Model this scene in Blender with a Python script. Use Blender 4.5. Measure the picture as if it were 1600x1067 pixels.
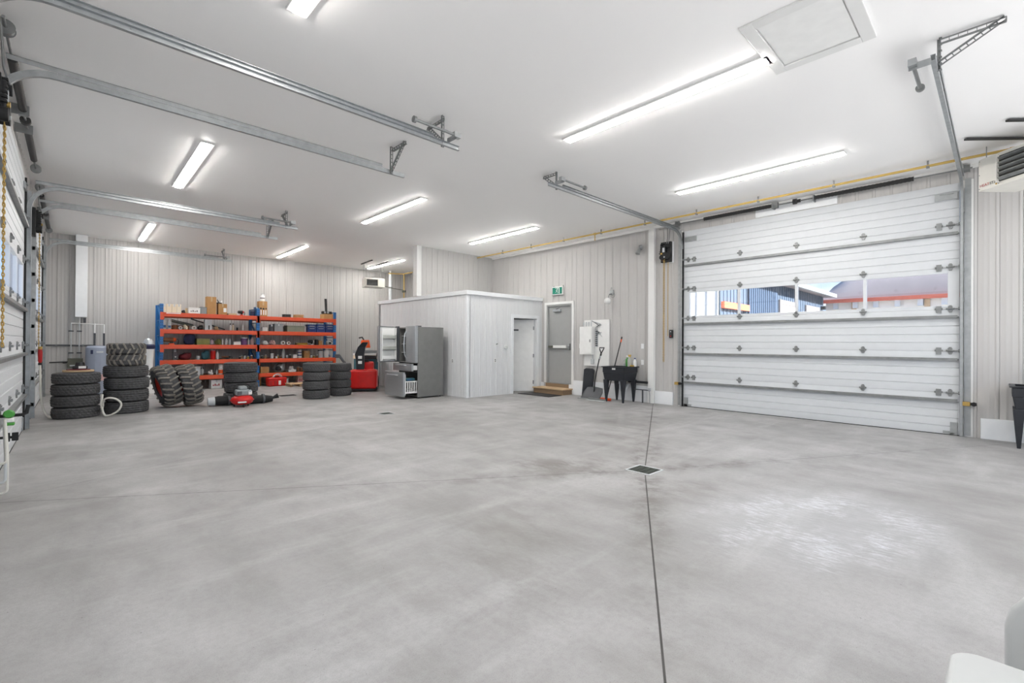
import bpy, math, random
from mathutils import Vector, Matrix, Euler
sc = bpy.context.scene
for o in list(bpy.data.objects): bpy.data.objects.remove(o)
COL = sc.collection
PI = math.pi
R = math.radians

# ------------------------------------------------------------------ camera, sky, sun, exposure
cam = bpy.data.cameras.new('camera'); camo = bpy.data.objects.new('camera', cam); COL.objects.link(camo)
cam.sensor_width = 36; cam.lens = 724.0/1600*36; cam.clip_start = .02; cam.clip_end = 500
yaw, pitch, roll = R(43.48), R(.21), R(.365)
Fv = Vector((math.sin(yaw)*math.cos(pitch), math.cos(yaw)*math.cos(pitch), math.sin(pitch)))
Rv = Vector((math.cos(yaw), -math.sin(yaw), 0)); Uv = Rv.cross(Fv)
R2 = Rv*math.cos(roll)+Uv*math.sin(roll); U2 = -Rv*math.sin(roll)+Uv*math.cos(roll)
m = Matrix((R2, U2, -Fv)).transposed().to_4x4(); m.translation = Vector((0, 0, 1.36))
camo.matrix_world = m
sc.camera = camo
vs = sc.view_settings
vs.view_transform = 'Standard'; vs.look = 'None'; vs.gamma = 1; vs.use_curve_mapping = False; vs.exposure = 0.32
LAMP = 68.0         # strength of the ceiling strip diffusers
SKYS = 1.35
w = bpy.data.worlds.new('sky'); sc.world = w; w.use_nodes = True
nt = w.node_tree; nt.nodes.clear()
wo = nt.nodes.new('ShaderNodeOutputWorld'); bg = nt.nodes.new('ShaderNodeBackground')
tc = nt.nodes.new('ShaderNodeTexCoord'); sp = nt.nodes.new('ShaderNodeSeparateXYZ'); rp = nt.nodes.new('ShaderNodeValToRGB')
nz = nt.nodes.new('ShaderNodeTexNoise'); nz.inputs['Scale'].default_value = 3.5; nz.inputs['Detail'].default_value = 5
mp = nt.nodes.new('ShaderNodeMapping'); mp.inputs['Scale'].default_value = (1, 1, 3.2)
cr = nt.nodes.new('ShaderNodeValToRGB'); cr.color_ramp.elements[0].position = .60; cr.color_ramp.elements[1].position = .80
mx = nt.nodes.new('ShaderNodeMixRGB'); mx.inputs[2].default_value = (.78, .80, .84, 1)
rp.color_ramp.elements[0].position = .0; rp.color_ramp.elements[0].color = (.46, .62, .80, 1)
rp.color_ramp.elements[1].position = .6; rp.color_ramp.elements[1].color = (.16, .34, .74, 1)
e = rp.color_ramp.elements.new(.12); e.color = (.30, .50, .78, 1)
L_ = nt.links.new
L_(tc.outputs['Generated'], sp.inputs[0]); L_(sp.outputs[2], rp.inputs[0]); L_(tc.outputs['Generated'], mp.inputs[0])
L_(mp.outputs[0], nz.inputs[0]); L_(nz.outputs[0], cr.inputs[0]); L_(cr.outputs[0], mx.inputs[0]); L_(rp.outputs[0], mx.inputs[1])
L_(mx.outputs[0], bg.inputs[0]); bg.inputs[1].default_value = SKYS; L_(bg.outputs[0], wo.inputs[0])
sun = bpy.data.lights.new('sun', 'SUN'); sun.energy = 23.0; sun.angle = R(.6); sun.color = (.97, .99, 1)
suno = bpy.data.objects.new('sun', sun); COL.objects.link(suno)
suno.rotation_euler = Vector((0, .775, -.632)).to_track_quat('-Z', 'Y').to_euler()   # shines along +Y, parallel to the long walls

# ------------------------------------------------------------------ materials
def lin(c):
    return tuple(((v/255)/12.92 if v/255 <= .04045 else ((v/255+.055)/1.055)**2.4) for v in c)+(1,)
MATS = {}
def mk(name, c, rough=.6, metal=0, var=.05, vs_=8, bump=0, bs=60, spec=None, stretch=None):
    if name in MATS: return MATS[name]
    mt = bpy.data.materials.new(name); mt.use_nodes = True; n = mt.node_tree; b = n.nodes['Principled BSDF']
    b.inputs['Roughness'].default_value = rough; b.inputs['Metallic'].default_value = metal
    if spec is not None: b.inputs['Specular IOR Level'].default_value = spec
    col = lin(c); t = n.nodes.new('ShaderNodeTexCoord'); z = n.nodes.new('ShaderNodeTexNoise'); z.inputs['Scale'].default_value = vs_
    z.inputs['Detail'].default_value = 4
    r = n.nodes.new('ShaderNodeValToRGB'); r.color_ramp.elements[0].position = .3; r.color_ramp.elements[1].position = .7
    r.color_ramp.elements[0].color = tuple(v*(1-var) for v in col[:3])+(1,); r.color_ramp.elements[1].color = tuple(min(1, v*(1+var)) for v in col[:3])+(1,)
    src = t.outputs['Object']
    if stretch:
        q = n.nodes.new('ShaderNodeMapping'); q.inputs['Scale'].default_value = stretch; n.links.new(src, q.inputs[0]); src = q.outputs[0]
    n.links.new(src, z.inputs[0]); n.links.new(z.outputs[0], r.inputs[0]); n.links.new(r.outputs[0], b.inputs['Base Color'])
    if bump:
        z2 = n.nodes.new('ShaderNodeTexNoise'); z2.inputs['Scale'].default_value = bs; z2.inputs['Detail'].default_value = 3
        bp = n.nodes.new('ShaderNodeBump'); bp.inputs['Strength'].default_value = bump; bp.inputs['Distance'].default_value = .01
        n.links.new(src, z2.inputs[0]); n.links.new(z2.outputs[0], bp.inputs['Height']); n.links.new(bp.outputs[0], b.inputs['Normal'])
    MATS[name] = mt; return mt
def emis(name, c, s):
    mt = bpy.data.materials.new(name); mt.use_nodes = True; n = mt.node_tree; b = n.nodes['Principled BSDF']
    b.inputs['Base Color'].default_value = (.9, .9, .9, 1)
    b.inputs['Emission Color'].default_value = c; b.inputs['Emission Strength'].default_value = s
    MATS[name] = mt; return mt
def glassm(name, tint=(1, 1, 1, 1), gl=.07):
    mt = bpy.data.materials.new(name); mt.use_nodes = True; n = mt.node_tree; n.nodes.clear()
    o = n.nodes.new('ShaderNodeOutputMaterial'); a = n.nodes.new('ShaderNodeBsdfTransparent'); g = n.nodes.new('ShaderNodeBsdfGlossy')
    x = n.nodes.new('ShaderNodeMixShader'); a.inputs[0].default_value = tint; g.inputs['Roughness'].default_value = .02; x.inputs[0].default_value = gl
    n.links.new(a.outputs[0], x.inputs[1]); n.links.new(g.outputs[0], x.inputs[2]); n.links.new(x.outputs[0], o.inputs[0])
    MATS[name] = mt; return mt
for nm, c, kw in [
 ('liner', (188, 186, 184), dict(rough=.5, var=.012, vs_=1.2)), ('linerw', (224, 225, 226), dict(rough=.45, var=.015, vs_=1.2)),
 ('ceil', (249, 248, 247), dict(rough=.55, var=.012, vs_=.7)), ('trimw', (226, 226, 224), dict(rough=.45, var=.015)),
 ('pvc', (232, 234, 236), dict(rough=.5, var=.02)), ('doorp', (208, 211, 214), dict(rough=.5, var=.02, bump=.25, bs=120)),
 ('galv', (172, 175, 176), dict(rough=.48, metal=.85, var=.10, vs_=14)), ('galvd', (140, 142, 142), dict(rough=.5, metal=.7, var=.12, vs_=14)),
 ('steel', (150, 150, 150), dict(rough=.35, metal=.95, var=.08)), ('spring', (62, 62, 62), dict(rough=.55, metal=.4, var=.1)),
 ('black', (26, 27, 29), dict(rough=.5, var=.2)), ('rubberblk', (34, 34, 35), dict(rough=.8, var=.2, vs_=20)),
 ('blackp', (33, 36, 42), dict(rough=.42, var=.12)), ('tire', (72, 72, 73), dict(rough=.78, var=.28, vs_=26)), ('tirelug', (124, 119, 112), dict(rough=.85, var=.25, vs_=18)),
 ('rim', (190, 40, 22), dict(rough=.4, var=.1)), ('red', (205, 26, 22), dict(rough=.35, var=.08)), ('redd', (170, 22, 24), dict(rough=.4, var=.1)),
 ('orange', (210, 78, 40), dict(rough=.4, var=.06)), ('orangep', (240, 92, 30), dict(rough=.4, var=.06)), ('rackblue', (30, 98, 160), dict(rough=.4, var=.06)),
 ('gold', (180, 150, 84), dict(rough=.45, metal=.5, var=.1)), ('yellowpipe', (196, 166, 92), dict(rough=.45, var=.06)),
 ('stainless', (172, 174, 176), dict(rough=.36, metal=.6, var=.05, vs_=3, stretch=(1, 1, 30))), ('fridgeside', (124, 124, 122), dict(rough=.45, metal=.25, var=.05)),
 ('white', (234, 234, 232), dict(rough=.45, var=.03)), ('cream', (226, 212, 188), dict(rough=.7, var=.04)), ('cream2', (232, 222, 202), dict(rough=.7, var=.04)),
 ('card', (176, 134, 86), dict(rough=.85, var=.08)), ('tan', (186, 160, 126), dict(rough=.8, var=.1)), ('wood', (196, 168, 132), dict(rough=.7, var=.12, stretch=(2, 20, 20))),
 ('woodd', (142, 118, 92), dict(rough=.75, var=.15, stretch=(2, 20, 20))), ('grey', (140, 146, 148), dict(rough=.5, var=.05)), ('dgrey', (78, 80, 84), dict(rough=.55, var=.08)),
 ('palegrey', (196, 200, 202), dict(rough=.45, var=.05)), ('greengrey', (128, 132, 116), dict(rough=.6, var=.08)), ('navy', (40, 46, 78), dict(rough=.7, var=.15)),
 ('blue', (42, 84, 130), dict(rough=.6, var=.1)), ('navyb', (28, 56, 122), dict(rough=.4, var=.05)), ('brown', (126, 82, 52), dict(rough=.65, var=.2)),
 ('olive', (120, 118, 66), dict(rough=.8, var=.2)), ('lilac', (204, 190, 206), dict(rough=.5, var=.1)), ('purple', (112, 78, 132), dict(rough=.45, var=.2)),
 ('pinkish', (214, 176, 172), dict(rough=.6, var=.1)), ('maroon', (110, 30, 40), dict(rough=.7, var=.25)), ('teal', (46, 92, 104), dict(rough=.7, var=.15)),
 ('silver', (186, 190, 194), dict(rough=.3, metal=.5, var=.1)), ('ochre', (190, 156, 70), dict(rough=.6, var=.1)), ('doorgrey', (160, 161, 160), dict(rough=.5, var=.02)),
 ('heater', (228, 226, 218), dict(rough=.4, var=.02)), ('tank', (156, 164, 180), dict(rough=.4, var=.04)), ('hose', (218, 216, 208), dict(rough=.45, var=.05)),
 ('green', (70, 150, 60), dict(rough=.45, var=.1)), ('signgreen', (10, 128, 106), dict(rough=.4, var=.03)), ('mat', (44, 42, 42), dict(rough=.95, var=.25, vs_=40, bump=.6, bs=200)),
 ('clearp', (176, 178, 172), dict(rough=.35, var=.06)), ('olived', (92, 94, 82), dict(rough=.6, var=.08)), ('plasticw', (196, 198, 197), dict(rough=.38, var=.03, vs_=5)),
 ('plasticb', (168, 180, 194), dict(rough=.4, var=.03, vs_=5)),
 ('drain', (92, 98, 92), dict(rough=.6, metal=.5, var=.2)), ('pit', (30, 30, 28), dict(rough=.9)), ('asphalt', (128, 126, 124), dict(rough=.9, var=.1, vs_=.5)),
 ('extwhite', (222, 218, 210), dict(rough=.6, var=.02)), ('extblue', (74, 86, 100), dict(rough=.55, var=.04)), ('extdark', (56, 70, 88), dict(rough=.55, var=.04)),
 ('extroof', (128, 120, 120), dict(rough=.5, var=.05, vs_=1)), ('extorange', (206, 98, 70), dict(rough=.6, var=.05)), ('sensor', (20, 20, 22), dict(rough=.3))]:
    mk(nm, c, **kw)
emis('lamp', (1, .972, .93, 1), LAMP)
emis('signlit', (.75, .95, .9, 1), .35)
glassm('glass'); glassm('clear', (.93, .95, .97, 1), .05)

# ------------------------------------------------------------------ mesh builder
LOC = {}
class MB:
    def __init__(s): s.v = []; s.f = []
    def add(s, vv, ff, M=None):
        o = len(s.v)
        s.v += [tuple(M @ Vector(p)) if M else tuple(p) for p in vv]; s.f += [tuple(i+o for i in q) for q in ff]; return s
    def box(s, x0, y0, z0, x1, y1, z1, M=None):
        x0, x1 = min(x0, x1), max(x0, x1); y0, y1 = min(y0, y1), max(y0, y1); z0, z1 = min(z0, z1), max(z0, z1)
        return s.add([(x0,y0,z0),(x1,y0,z0),(x1,y1,z0),(x0,y1,z0),(x0,y0,z1),(x1,y0,z1),(x1,y1,z1),(x0,y1,z1)],
                     [(0,3,2,1),(4,5,6,7),(0,1,5,4),(1,2,6,5),(2,3,7,6),(3,0,4,7)], M)
    def bar(s, p0, p1, wd, ht, up=(0, 0, 1)):
        p0, p1 = Vector(p0), Vector(p1); d = (p1-p0); L = d.length; d.normalize(); u = Vector(up)
        sd = d.cross(u)
        if sd.length < 1e-4: sd = d.cross(Vector((1, 0, 0)))
        sd.normalize(); u = sd.cross(d)
        M = Matrix((d, sd, u)).transposed().to_4x4(); M.translation = p0
        return s.box(0, -wd/2, -ht/2, L, wd/2, ht/2, M)
    def cyl(s, p0, p1, r0, r1=None, n=14, cap=True):
        r1 = r0 if r1 is None else r1; p0, p1 = Vector(p0), Vector(p1); d = (p1-p0).normalized()
        a = d.orthogonal().normalized(); b = d.cross(a); vv = []
        for p, r in ((p0, r0), (p1, r1)):
            vv += [p+a*(r*math.cos(2*PI*i/n))+b*(r*math.sin(2*PI*i/n)) for i in range(n)]
        ff = [(i, (i+1) % n, n+(i+1) % n, n+i) for i in range(n)]
        if cap: ff += [tuple(reversed(range(n))), tuple(range(n, 2*n))]
        return s.add(vv, ff)
    def tube(s, pts, r, n=8, closed=False):
        P = [Vector(p) for p in pts]; N = len(P); vv = []; ff = []; a = None
        for i, p in enumerate(P):
            d = (P[(i+1) % N]-P[i-1]) if closed else (P[min(i+1, N-1)]-P[max(i-1, 0)])
            d.normalize()
            a = d.orthogonal().normalized() if a is None else (a-d*a.dot(d)).normalized()
            b = d.cross(a); rr = r[i] if isinstance(r, (list, tuple)) else r
            vv += [p+a*(rr*math.cos(2*PI*k/n))+b*(rr*math.sin(2*PI*k/n)) for k in range(n)]
        for i in range(N if closed else N-1):
            j = (i+1) % N
            ff += [(i*n+k, i*n+(k+1) % n, j*n+(k+1) % n, j*n+k) for k in range(n)]
        if not closed: ff += [tuple(reversed(range(n))), tuple(range((N-1)*n, N*n))]
        return s.add(vv, ff)
    def lathe(s, prof, n=24, M=None, closed=False):
        vv = []; ff = []; N = len(prof)
        for r, z in prof: vv += [(r*math.cos(2*PI*k/n), r*math.sin(2*PI*k/n), z) for k in range(n)]
        for i in range(N if closed else N-1):
            j = (i+1) % N
            ff += [(i*n+k, i*n+(k+1) % n, j*n+(k+1) % n, j*n+k) for k in range(n)]
        if not closed:
            if prof[0][0] > 1e-5: ff.append(tuple(reversed(range(n))))
            if prof[-1][0] > 1e-5: ff.append(tuple(range((N-1)*n, N*n)))
        return s.add(vv, ff, M)
    def prism(s, poly, a, b, M=None):
        n = len(poly); vv = [(x, y, a) for x, y in poly]+[(x, y, b) for x, y in poly]
        return s.add(vv, [tuple(reversed(range(n))), tuple(range(n, 2*n))]+[(i, (i+1) % n, n+(i+1) % n, n+i) for i in range(n)], M)
    def taper(s, x0, y0, x1, y1, z0, X0, Y0, X1, Y1, z1):
        return s.add([(x0,y0,z0),(x1,y0,z0),(x1,y1,z0),(x0,y1,z0),(X0,Y0,z1),(X1,Y0,z1),(X1,Y1,z1),(X0,Y1,z1)],
                     [(0,3,2,1),(4,5,6,7),(0,1,5,4),(1,2,6,5),(2,3,7,6),(3,0,4,7)])
    def build(s, name, mt, parent=None, bevel=0, smooth=True, world=False, base=False, ang=32, seg=2):
        v = s.v; loc = Vector((0, 0, 0))
        if world:
            if parent is not None: loc = LOC[parent.name]
            else:
                xs = [p[0] for p in v]; ys = [p[1] for p in v]; zs = [p[2] for p in v]
                loc = Vector(((min(xs)+max(xs))/2, (min(ys)+max(ys))/2, min(zs)))
            v = [(p[0]-loc[0], p[1]-loc[1], p[2]-loc[2]) for p in v]
        me = bpy.data.meshes.new(name); me.from_pydata(v, [], s.f)
        me.materials.append(MATS[mt] if isinstance(mt, str) else mt); me.validate(); me.update()
        import bmesh as _b
        bm = _b.new(); bm.from_mesh(me); _b.ops.recalc_face_normals(bm, faces=bm.faces); bm.to_mesh(me); bm.free()
        if smooth:
            me.shade_smooth(); me.set_sharp_from_angle(angle=R(ang))
        o = bpy.data.objects.new(name, me); COL.objects.link(o)
        if parent is not None: o.parent = parent
        elif world: o.location = loc
        LOC[o.name] = (LOC[parent.name] if parent is not None else loc).copy()
        if bevel:
            bv = o.modifiers.new('bevel', 'BEVEL'); bv.width = bevel; bv.segments = seg; bv.limit_method = 'ANGLE'; bv.angle_limit = R(40)
        return o
def tag(o, label, cat, group=None, kind=None):
    o['label'] = label; o['category'] = cat
    if group: o['group'] = group
    if kind: o['kind'] = kind
    return o
def struct(o, label=None):
    o['kind'] = 'structure'
    if label: o['label'] = label
    return o
def thing(name, label, cat, loc=(0, 0, 0), rz=0, group=None, kind=None):
    o = bpy.data.objects.new(name, None); o.empty_display_size = .1; COL.objects.link(o); o.location = loc; o.rotation_euler = (0, 0, rz)
    LOC[o.name] = Vector(loc)
    return tag(o, label, cat, group, kind)
def copy_tree(o, parent=None):
    c = o.copy(); COL.objects.link(c)
    if parent is not None: c.parent = parent
    for ch in [x for x in COL.objects if x.parent == o]: copy_tree(ch, c)
    return c
def arc(c, r, a0, a1, n, plane='xz'):
    out = []
    for i in range(n+1):
        a = a0+(a1-a0)*i/n; x, z = r*math.cos(a), r*math.sin(a)
        out.append((c[0]+x, c[1], c[2]+z) if plane == 'xz' else (c[0]+x, c[1]+z, c[2]) if plane == 'xy' else (c[0], c[1]+x, c[2]+z))
    return out
def smoothp(P, n=6, closed=False):      # Catmull-Rom resampling of a path
    P = [Vector(p) for p in P]; out = []; N = len(P)
    for i in range(N-1):
        a, b, c, d = P[max(i-1, 0)], P[i], P[i+1], P[min(i+2, N-1)]
        for k in range(n):
            t = k/n; out.append(.5*((2*b)+(c-a)*t+(2*a-5*b+4*c-d)*t*t+(3*b-a-3*c+d)*t**3))
    return out+[P[-1]]
def T(x, y, z): return Matrix.Translation((x, y, z))
# ------------------------------------------------------------------ room shell
XL, XR, YN, YB, ZC = -.55, 9.75, -5.5, 16.5, 4.08
def ribs(mb, p0, p1, nrm, z0, z1, th=.15, per=.229, amp=.7, off=0.0):
    p0, p1, n = Vector(p0), Vector(p1), Vector(nrm); d = p1-p0; L = d.length; d.normalize()
    pr = [(0, 0)]; k = 0
    while k*per+off < L:
        b = k*per+off
        for u, h in ((.010, 0), (.0115, -.010), (.016, -.010), (.0175, 0), (.030, .011), (.048, .011), (.060, 0), (.105, 0), (.110, .003), (.122, .003), (.127, 0), (.165, 0), (.170, .003), (.182, .003), (.187, 0)):
            if 0 < b+u < L: pr.append((b+u, h*amp))
        k += 1
    pr.append((L, 0)); vv = []; 
    for u, h in pr:
        q = p0+d*u+n*h
        vv += [(q.x, q.y, z0), (q.x, q.y, z1)]
    N = len(pr); ff = [(2*i, 2*i+2, 2*i+3, 2*i+1) for i in range(N-1)]
    mb.add(vv, ff)
    a = p0-n*.012; b = p1-n*th
    c = [p0-n*.012, p1-n*.012, p1-n*th, p0-n*th]
    mb.prism([(q.x, q.y) for q in c], z0, z1)
# floor (concrete with saw joints, stains and a powdery patch)
def floor_material():
    mt = bpy.data.materials.new('concrete'); mt.use_nodes = True; n = mt.node_tree; N = n.nodes; LK = n.links.new
    b = N['Principled BSDF']; g = N.new('ShaderNodeNewGeometry'); P = g.outputs['Position']
    def noise(s, det=5, st=None, src=P, rough=.55):
        z = N.new('ShaderNodeTexNoise'); z.inputs['Scale'].default_value = s; z.inputs['Detail'].default_value = det; z.inputs['Roughness'].default_value = rough
        if st:
            q = N.new('ShaderNodeMapping'); q.inputs['Scale'].default_value = st[:3]; q.inputs['Rotation'].default_value = (0, 0, st[3]); LK(src, q.inputs[0]); src = q.outputs[0]
        LK(src, z.inputs['Vector']); return z.outputs[0]
    def mr(v, a, c, d=0, e=1, smooth=True):
        q = N.new('ShaderNodeMapRange'); q.interpolation_type = 'SMOOTHSTEP' if smooth else 'LINEAR'
        for i, x in enumerate((a, c, d, e)): q.inputs[i+1].default_value = x
        LK(v, q.inputs[0]); return q.outputs[0]
    def ma(op, a, c=None):
        q = N.new('ShaderNodeMath'); q.operation = op
        for i, x in enumerate((a, c)):
            if x is None: continue
            if isinstance(x, (int, float)): q.inputs[i].default_value = x
            else: LK(x, q.inputs[i])
        return q.outputs[0]
    def vm(op, a, c):
        q = N.new('ShaderNodeVectorMath'); q.operation = op
        for i, x in enumerate((a, c)):
            if isinstance(x, tuple): q.inputs[i].default_value = x
            else: LK(x, q.inputs[i])
        return q
    def mix(fac, a, c):
        q = N.new('ShaderNodeMixRGB')
        for i, x in enumerate((fac, a, c)):
            if isinstance(x, (tuple, float, int)): q.inputs[i].default_value = x
            else: LK(x, q.inputs[i])
        return q.outputs[0]
    col = mix(mr(noise(.55, 8), .35, .68), lin((152, 151, 150)), lin((174, 173, 173)))
    col = mix(mr(noise(2.2, 9, (1, .35, 1, .5), rough=.65), .38, .7, 0, .55), col, lin((132, 130, 128)))
    col = mix(mr(noise(1.3, 8, (.3, 1.4, 1, -.3), rough=.6), .5, .72, 0, .5), col, lin((190, 190, 190)))
    col = mix(mr(noise(28, 6, rough=.7), .42, .62, 0, .22), col, lin((138, 136, 134)))
    col = mix(mr(noise(190, 4, rough=.7), .48, .70, 0, .35), col, lin((112, 110, 108)))
    def seg(A, B):
        A = Vector((*A, 0)); B = Vector((*B, 0)); t = (B-A); L = t.length; t.normalize(); nn = Vector((-t.y, t.x, 0))
        q = vm('SUBTRACT', P, tuple(A)).outputs[0]
        dn = ma('ABSOLUTE', vm('DOT_PRODUCT', q, tuple(nn)).outputs['Value'])
        dt = vm('DOT_PRODUCT', q, tuple(t)).outputs['Value']
        inside = ma('MULTIPLY', ma('GREATER_THAN', dt, .2), ma('LESS_THAN', dt, L))
        return dn, inside, dt
    D1 = (4.49, 2.64); D2 = (4.36, 8.06); joints = None
    st = None
    for A, B, wgt, stain in ((D1, (9.65, 5.47), 1, 1.0), (D1, (-.55, -.50), 1, .7), (D1, (-.50, 5.80), .55, .6), (D1, (9.75, -.22), .45, .6),
                         (D2, (-.5, 5.8), .35, .1), (D2, (-.5, 11.2), .3, .1), (D2, (6.95, 9.6), .3, .1), (D2, (9.65, 5.5), .35, .12)):
        dn, ins, dt = seg(A, B)
        j = ma('MULTIPLY', ma('MULTIPLY', mr(dn, .0035, .0075, 1, 0), ins), wgt)
        joints = j if joints is None else ma('MAXIMUM', joints, j)
        s_ = ma('MULTIPLY', ma('MULTIPLY', mr(dn, 0, .28, stain, 0), ins), mr(dt, .2, 3.2, 1, .35))
        st = s_ if st is None else ma('MAXIMUM', st, s_)
    st = ma('MULTIPLY', st, mr(noise(3.2, 7, rough=.7), .42, .64, .1, 1))
    col = mix(st, col, lin((92, 86, 82)))
    # dark wet-looking smears left of the main drain
    def blob(c, rx, ry, rot, src=P):
        q = N.new('ShaderNodeMapping'); q.vector_type = 'TEXTURE'; q.inputs['Location'].default_value = (c[0], c[1], 0)
        q.inputs['Rotation'].default_value = (0, 0, rot); q.inputs['Scale'].default_value = (rx, ry, 1); LK(src, q.inputs[0])
        ln = N.new('ShaderNodeVectorMath'); ln.operation = 'LENGTH'; LK(q.outputs[0], ln.inputs[0]); return ln.outputs['Value']
    for c, rx, ry, rot, a in (((4.0, 3.35), 1.3, .55, 2.4, .75), ((2.2, 2.3), 1.6, .9, .7, .35), ((6.0, 4.0), 1.9, .7, .5, .45), ((4.2, 1.9), 1.1, .5, 2.3, .4), ((6.2, 1.2), 1.2, .6, 2.6, .3)):
        k = ma('MULTIPLY', mr(blob(c, rx, ry, rot), .15, 1, a, 0), mr(noise(2.6, 8, (1, .5, 1, rot), rough=.7), .42, .62))
        col = mix(k, col, lin((112, 107, 103)))
    # pale powdery patch
    k = ma('MULTIPLY', mr(blob((4.15, .95), 1.25, .85, -.35), .45, 1.05, 1, 0), ma('MULTIPLY', mr(noise(13, 12, (3.0, .7, 1, .3), rough=.8), .43, .64, 0, .95), mr(noise(1.7, 6, (1, 1.8, 1, -.5), rough=.6), .42, .60, .15, 1)))
    col = mix(k, col, lin((216, 218, 224)))
    k = ma('MULTIPLY', mr(blob((4.2, 1.0), 1.3, .9, -.35), .5, 1.0, 1, 0), .22)
    col = mix(k, col, lin((194, 196, 200)))
    col = mix(mr(noise(55, 2), .73, .76, 0, .7), col, lin((96, 92, 88)))
    col = mix(joints, col, lin((52, 50, 48)))
    LK(col, b.inputs['Base Color'])
    LK(mr(noise(3, 6), .3, .7, .42, .62), b.inputs['Roughness']); b.inputs['Specular IOR Level'].default_value = .38
    bp = N.new('ShaderNodeBump'); bp.inputs['Strength'].default_value = .25; bp.inputs['Distance'].default_value = .004
    LK(noise(40, 6), bp.inputs['Height']); LK(bp.outputs[0], b.inputs['Normal'])
    return mt
MATS['concrete'] = floor_material()
struct(MB().box(XL-.2, YN-.2, -.2, XR+.2, YB+.2, 0).build('floor', 'concrete', smooth=False))
struct(MB().box(XL-.2, YN-.2, ZC, XR+.2, YB+.2, ZC+.2).build('ceiling', 'ceil', smooth=False))
struct(MB().box(-60, -60, -.5, 90, 70, -.25).build('floor_outside', 'asphalt', smooth=False))
# right wall with its two openings; doors: (y0, y1, z0, z1)
DR = (.42, 4.80, 0, 3.84); EX = (7.93, 8.85, .26, 2.44)
mb = MB(); o = (-1, 0)
ribs(mb, (XR, YN), (XR, DR[0]), o, 0, ZC); ribs(mb, (XR, DR[0]), (XR, DR[1]), o, DR[3], ZC, off=.1)
ribs(mb, (XR, DR[1]), (XR, EX[0]), o, 0, ZC); ribs(mb, (XR, EX[0]), (XR, EX[1]), o, EX[3], ZC); ribs(mb, (XR, EX[0]), (XR, EX[1]), o, 0, EX[2])
ribs(mb, (XR, EX[1]), (XR, YB), o, 0, ZC)
struct(mb.build('wall_right', 'liner'))
LD = [(.30, 4.55), (5.90, 10.15), (11.55, 15.65)]
mb = MB(); o = (1, 0); y = YN
for a, b in LD:
    ribs(mb, (XL, y), (XL, a), o, 0, ZC); ribs(mb, (XL, a), (XL, b), o, 3.84, ZC); y = b
ribs(mb, (XL, y), (XL, YB), o, 0, ZC)
struct(mb.build('wall_left', 'liner'))
mb = MB(); ribs(mb, (XL, YB), (XR, YB), (0, -1), 0, ZC); struct(mb.build('wall_back', 'liner'))
mb = MB(); o = (0, 1)     # unseen end wall behind the camera; wide opening added so daylight brightens the ceiling
ribs(mb, (XL, YN), (.6, YN), o, 0, ZC); ribs(mb, (.6, YN), (8.8, YN), o, 3.9, ZC); ribs(mb, (8.8, YN), (XR, YN), o, 0, ZC)
struct(mb.build('wall_front', 'liner'))
# utility room in the corner
BX, BY, BY2, BZ = 7.05, 9.05, 13.57, 2.62
BD = (8.62, 9.53, 2.05)
mb = MB(); ribs(mb, (BX, BY), (BX, BY2), (-1, 0), 0, BZ, th=.1, amp=.55, per=.19); struct(mb.build('wall_utility_left', 'linerw'))
mb = MB(); ribs(mb, (BX+.0, BY), (BD[0], BY), (0, -1), 0, BZ, th=.1, amp=.55, per=.19)
ribs(mb, (BD[0], BY), (BD[1], BY), (0, -1), BD[2], BZ, th=.1, amp=.55, per=.19); ribs(mb, (BD[1], BY), (XR, BY), (0, -1), 0, BZ, th=.1, amp=.55, per=.19)
struct(mb.build('wall_utility_front', 'linerw'))
struct(MB().box(BX, BY2-.1, 0, XR, BY2, BZ).build('wall_utility_back', 'linerw'))
struct(MB().box(BX+.1, BY+.1, BZ-.1, XR, BY2-.1, BZ-.02).build('ceiling_utility', 'ceil'))
mb = MB(); mb.box(BX-.05, BY-.05, BZ-.06, XR, BY+.02, BZ+.04); mb.box(BX-.05, BY+.02, BZ-.06, BX+.02, BY2, BZ+.04); mb.box(BX+.02, BY+.02, BZ-.02, XR, BY2, BZ+.03)
struct(mb.build('trim_1', 'pvc', bevel=.003))
struct(MB().box(BX-.022, BY-.022, 0, BX+.075, BY+.075, BZ-.06).build('trim_2', 'pvc', bevel=.01))
mb = MB(); ribs(mb, (7.08, 11.25), (XR, 11.25), (0, -1), BZ+.03, ZC, th=.12, per=.19, amp=.55); struct(mb.build('wall_partition', 'liner'))
struct(MB().box(6.95, 11.2, BZ+.04, 7.10, 11.4, ZC).build('trim_3', 'trimw', bevel=.006))
# casing of the utility room door
mb = MB(); x0, x1, z1 = BD
mb.box(x0-.09, BY-.03, 0, x0, BY, z1+.09).box(x1, BY-.03, 0, x1+.09, BY, z1+.09).box(x0, BY-.03, z1, x1, BY, z1+.09)
mb.box(x0-.01, BY, 0, x0+.01, BY+.11, z1).box(x1-.01, BY, 0, x1+.01, BY+.11, z1).box(x0, BY, z1-.01, x1, BY+.11, z1+.01)
struct(mb.build('trim_4', 'pvc', bevel=.004))
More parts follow.
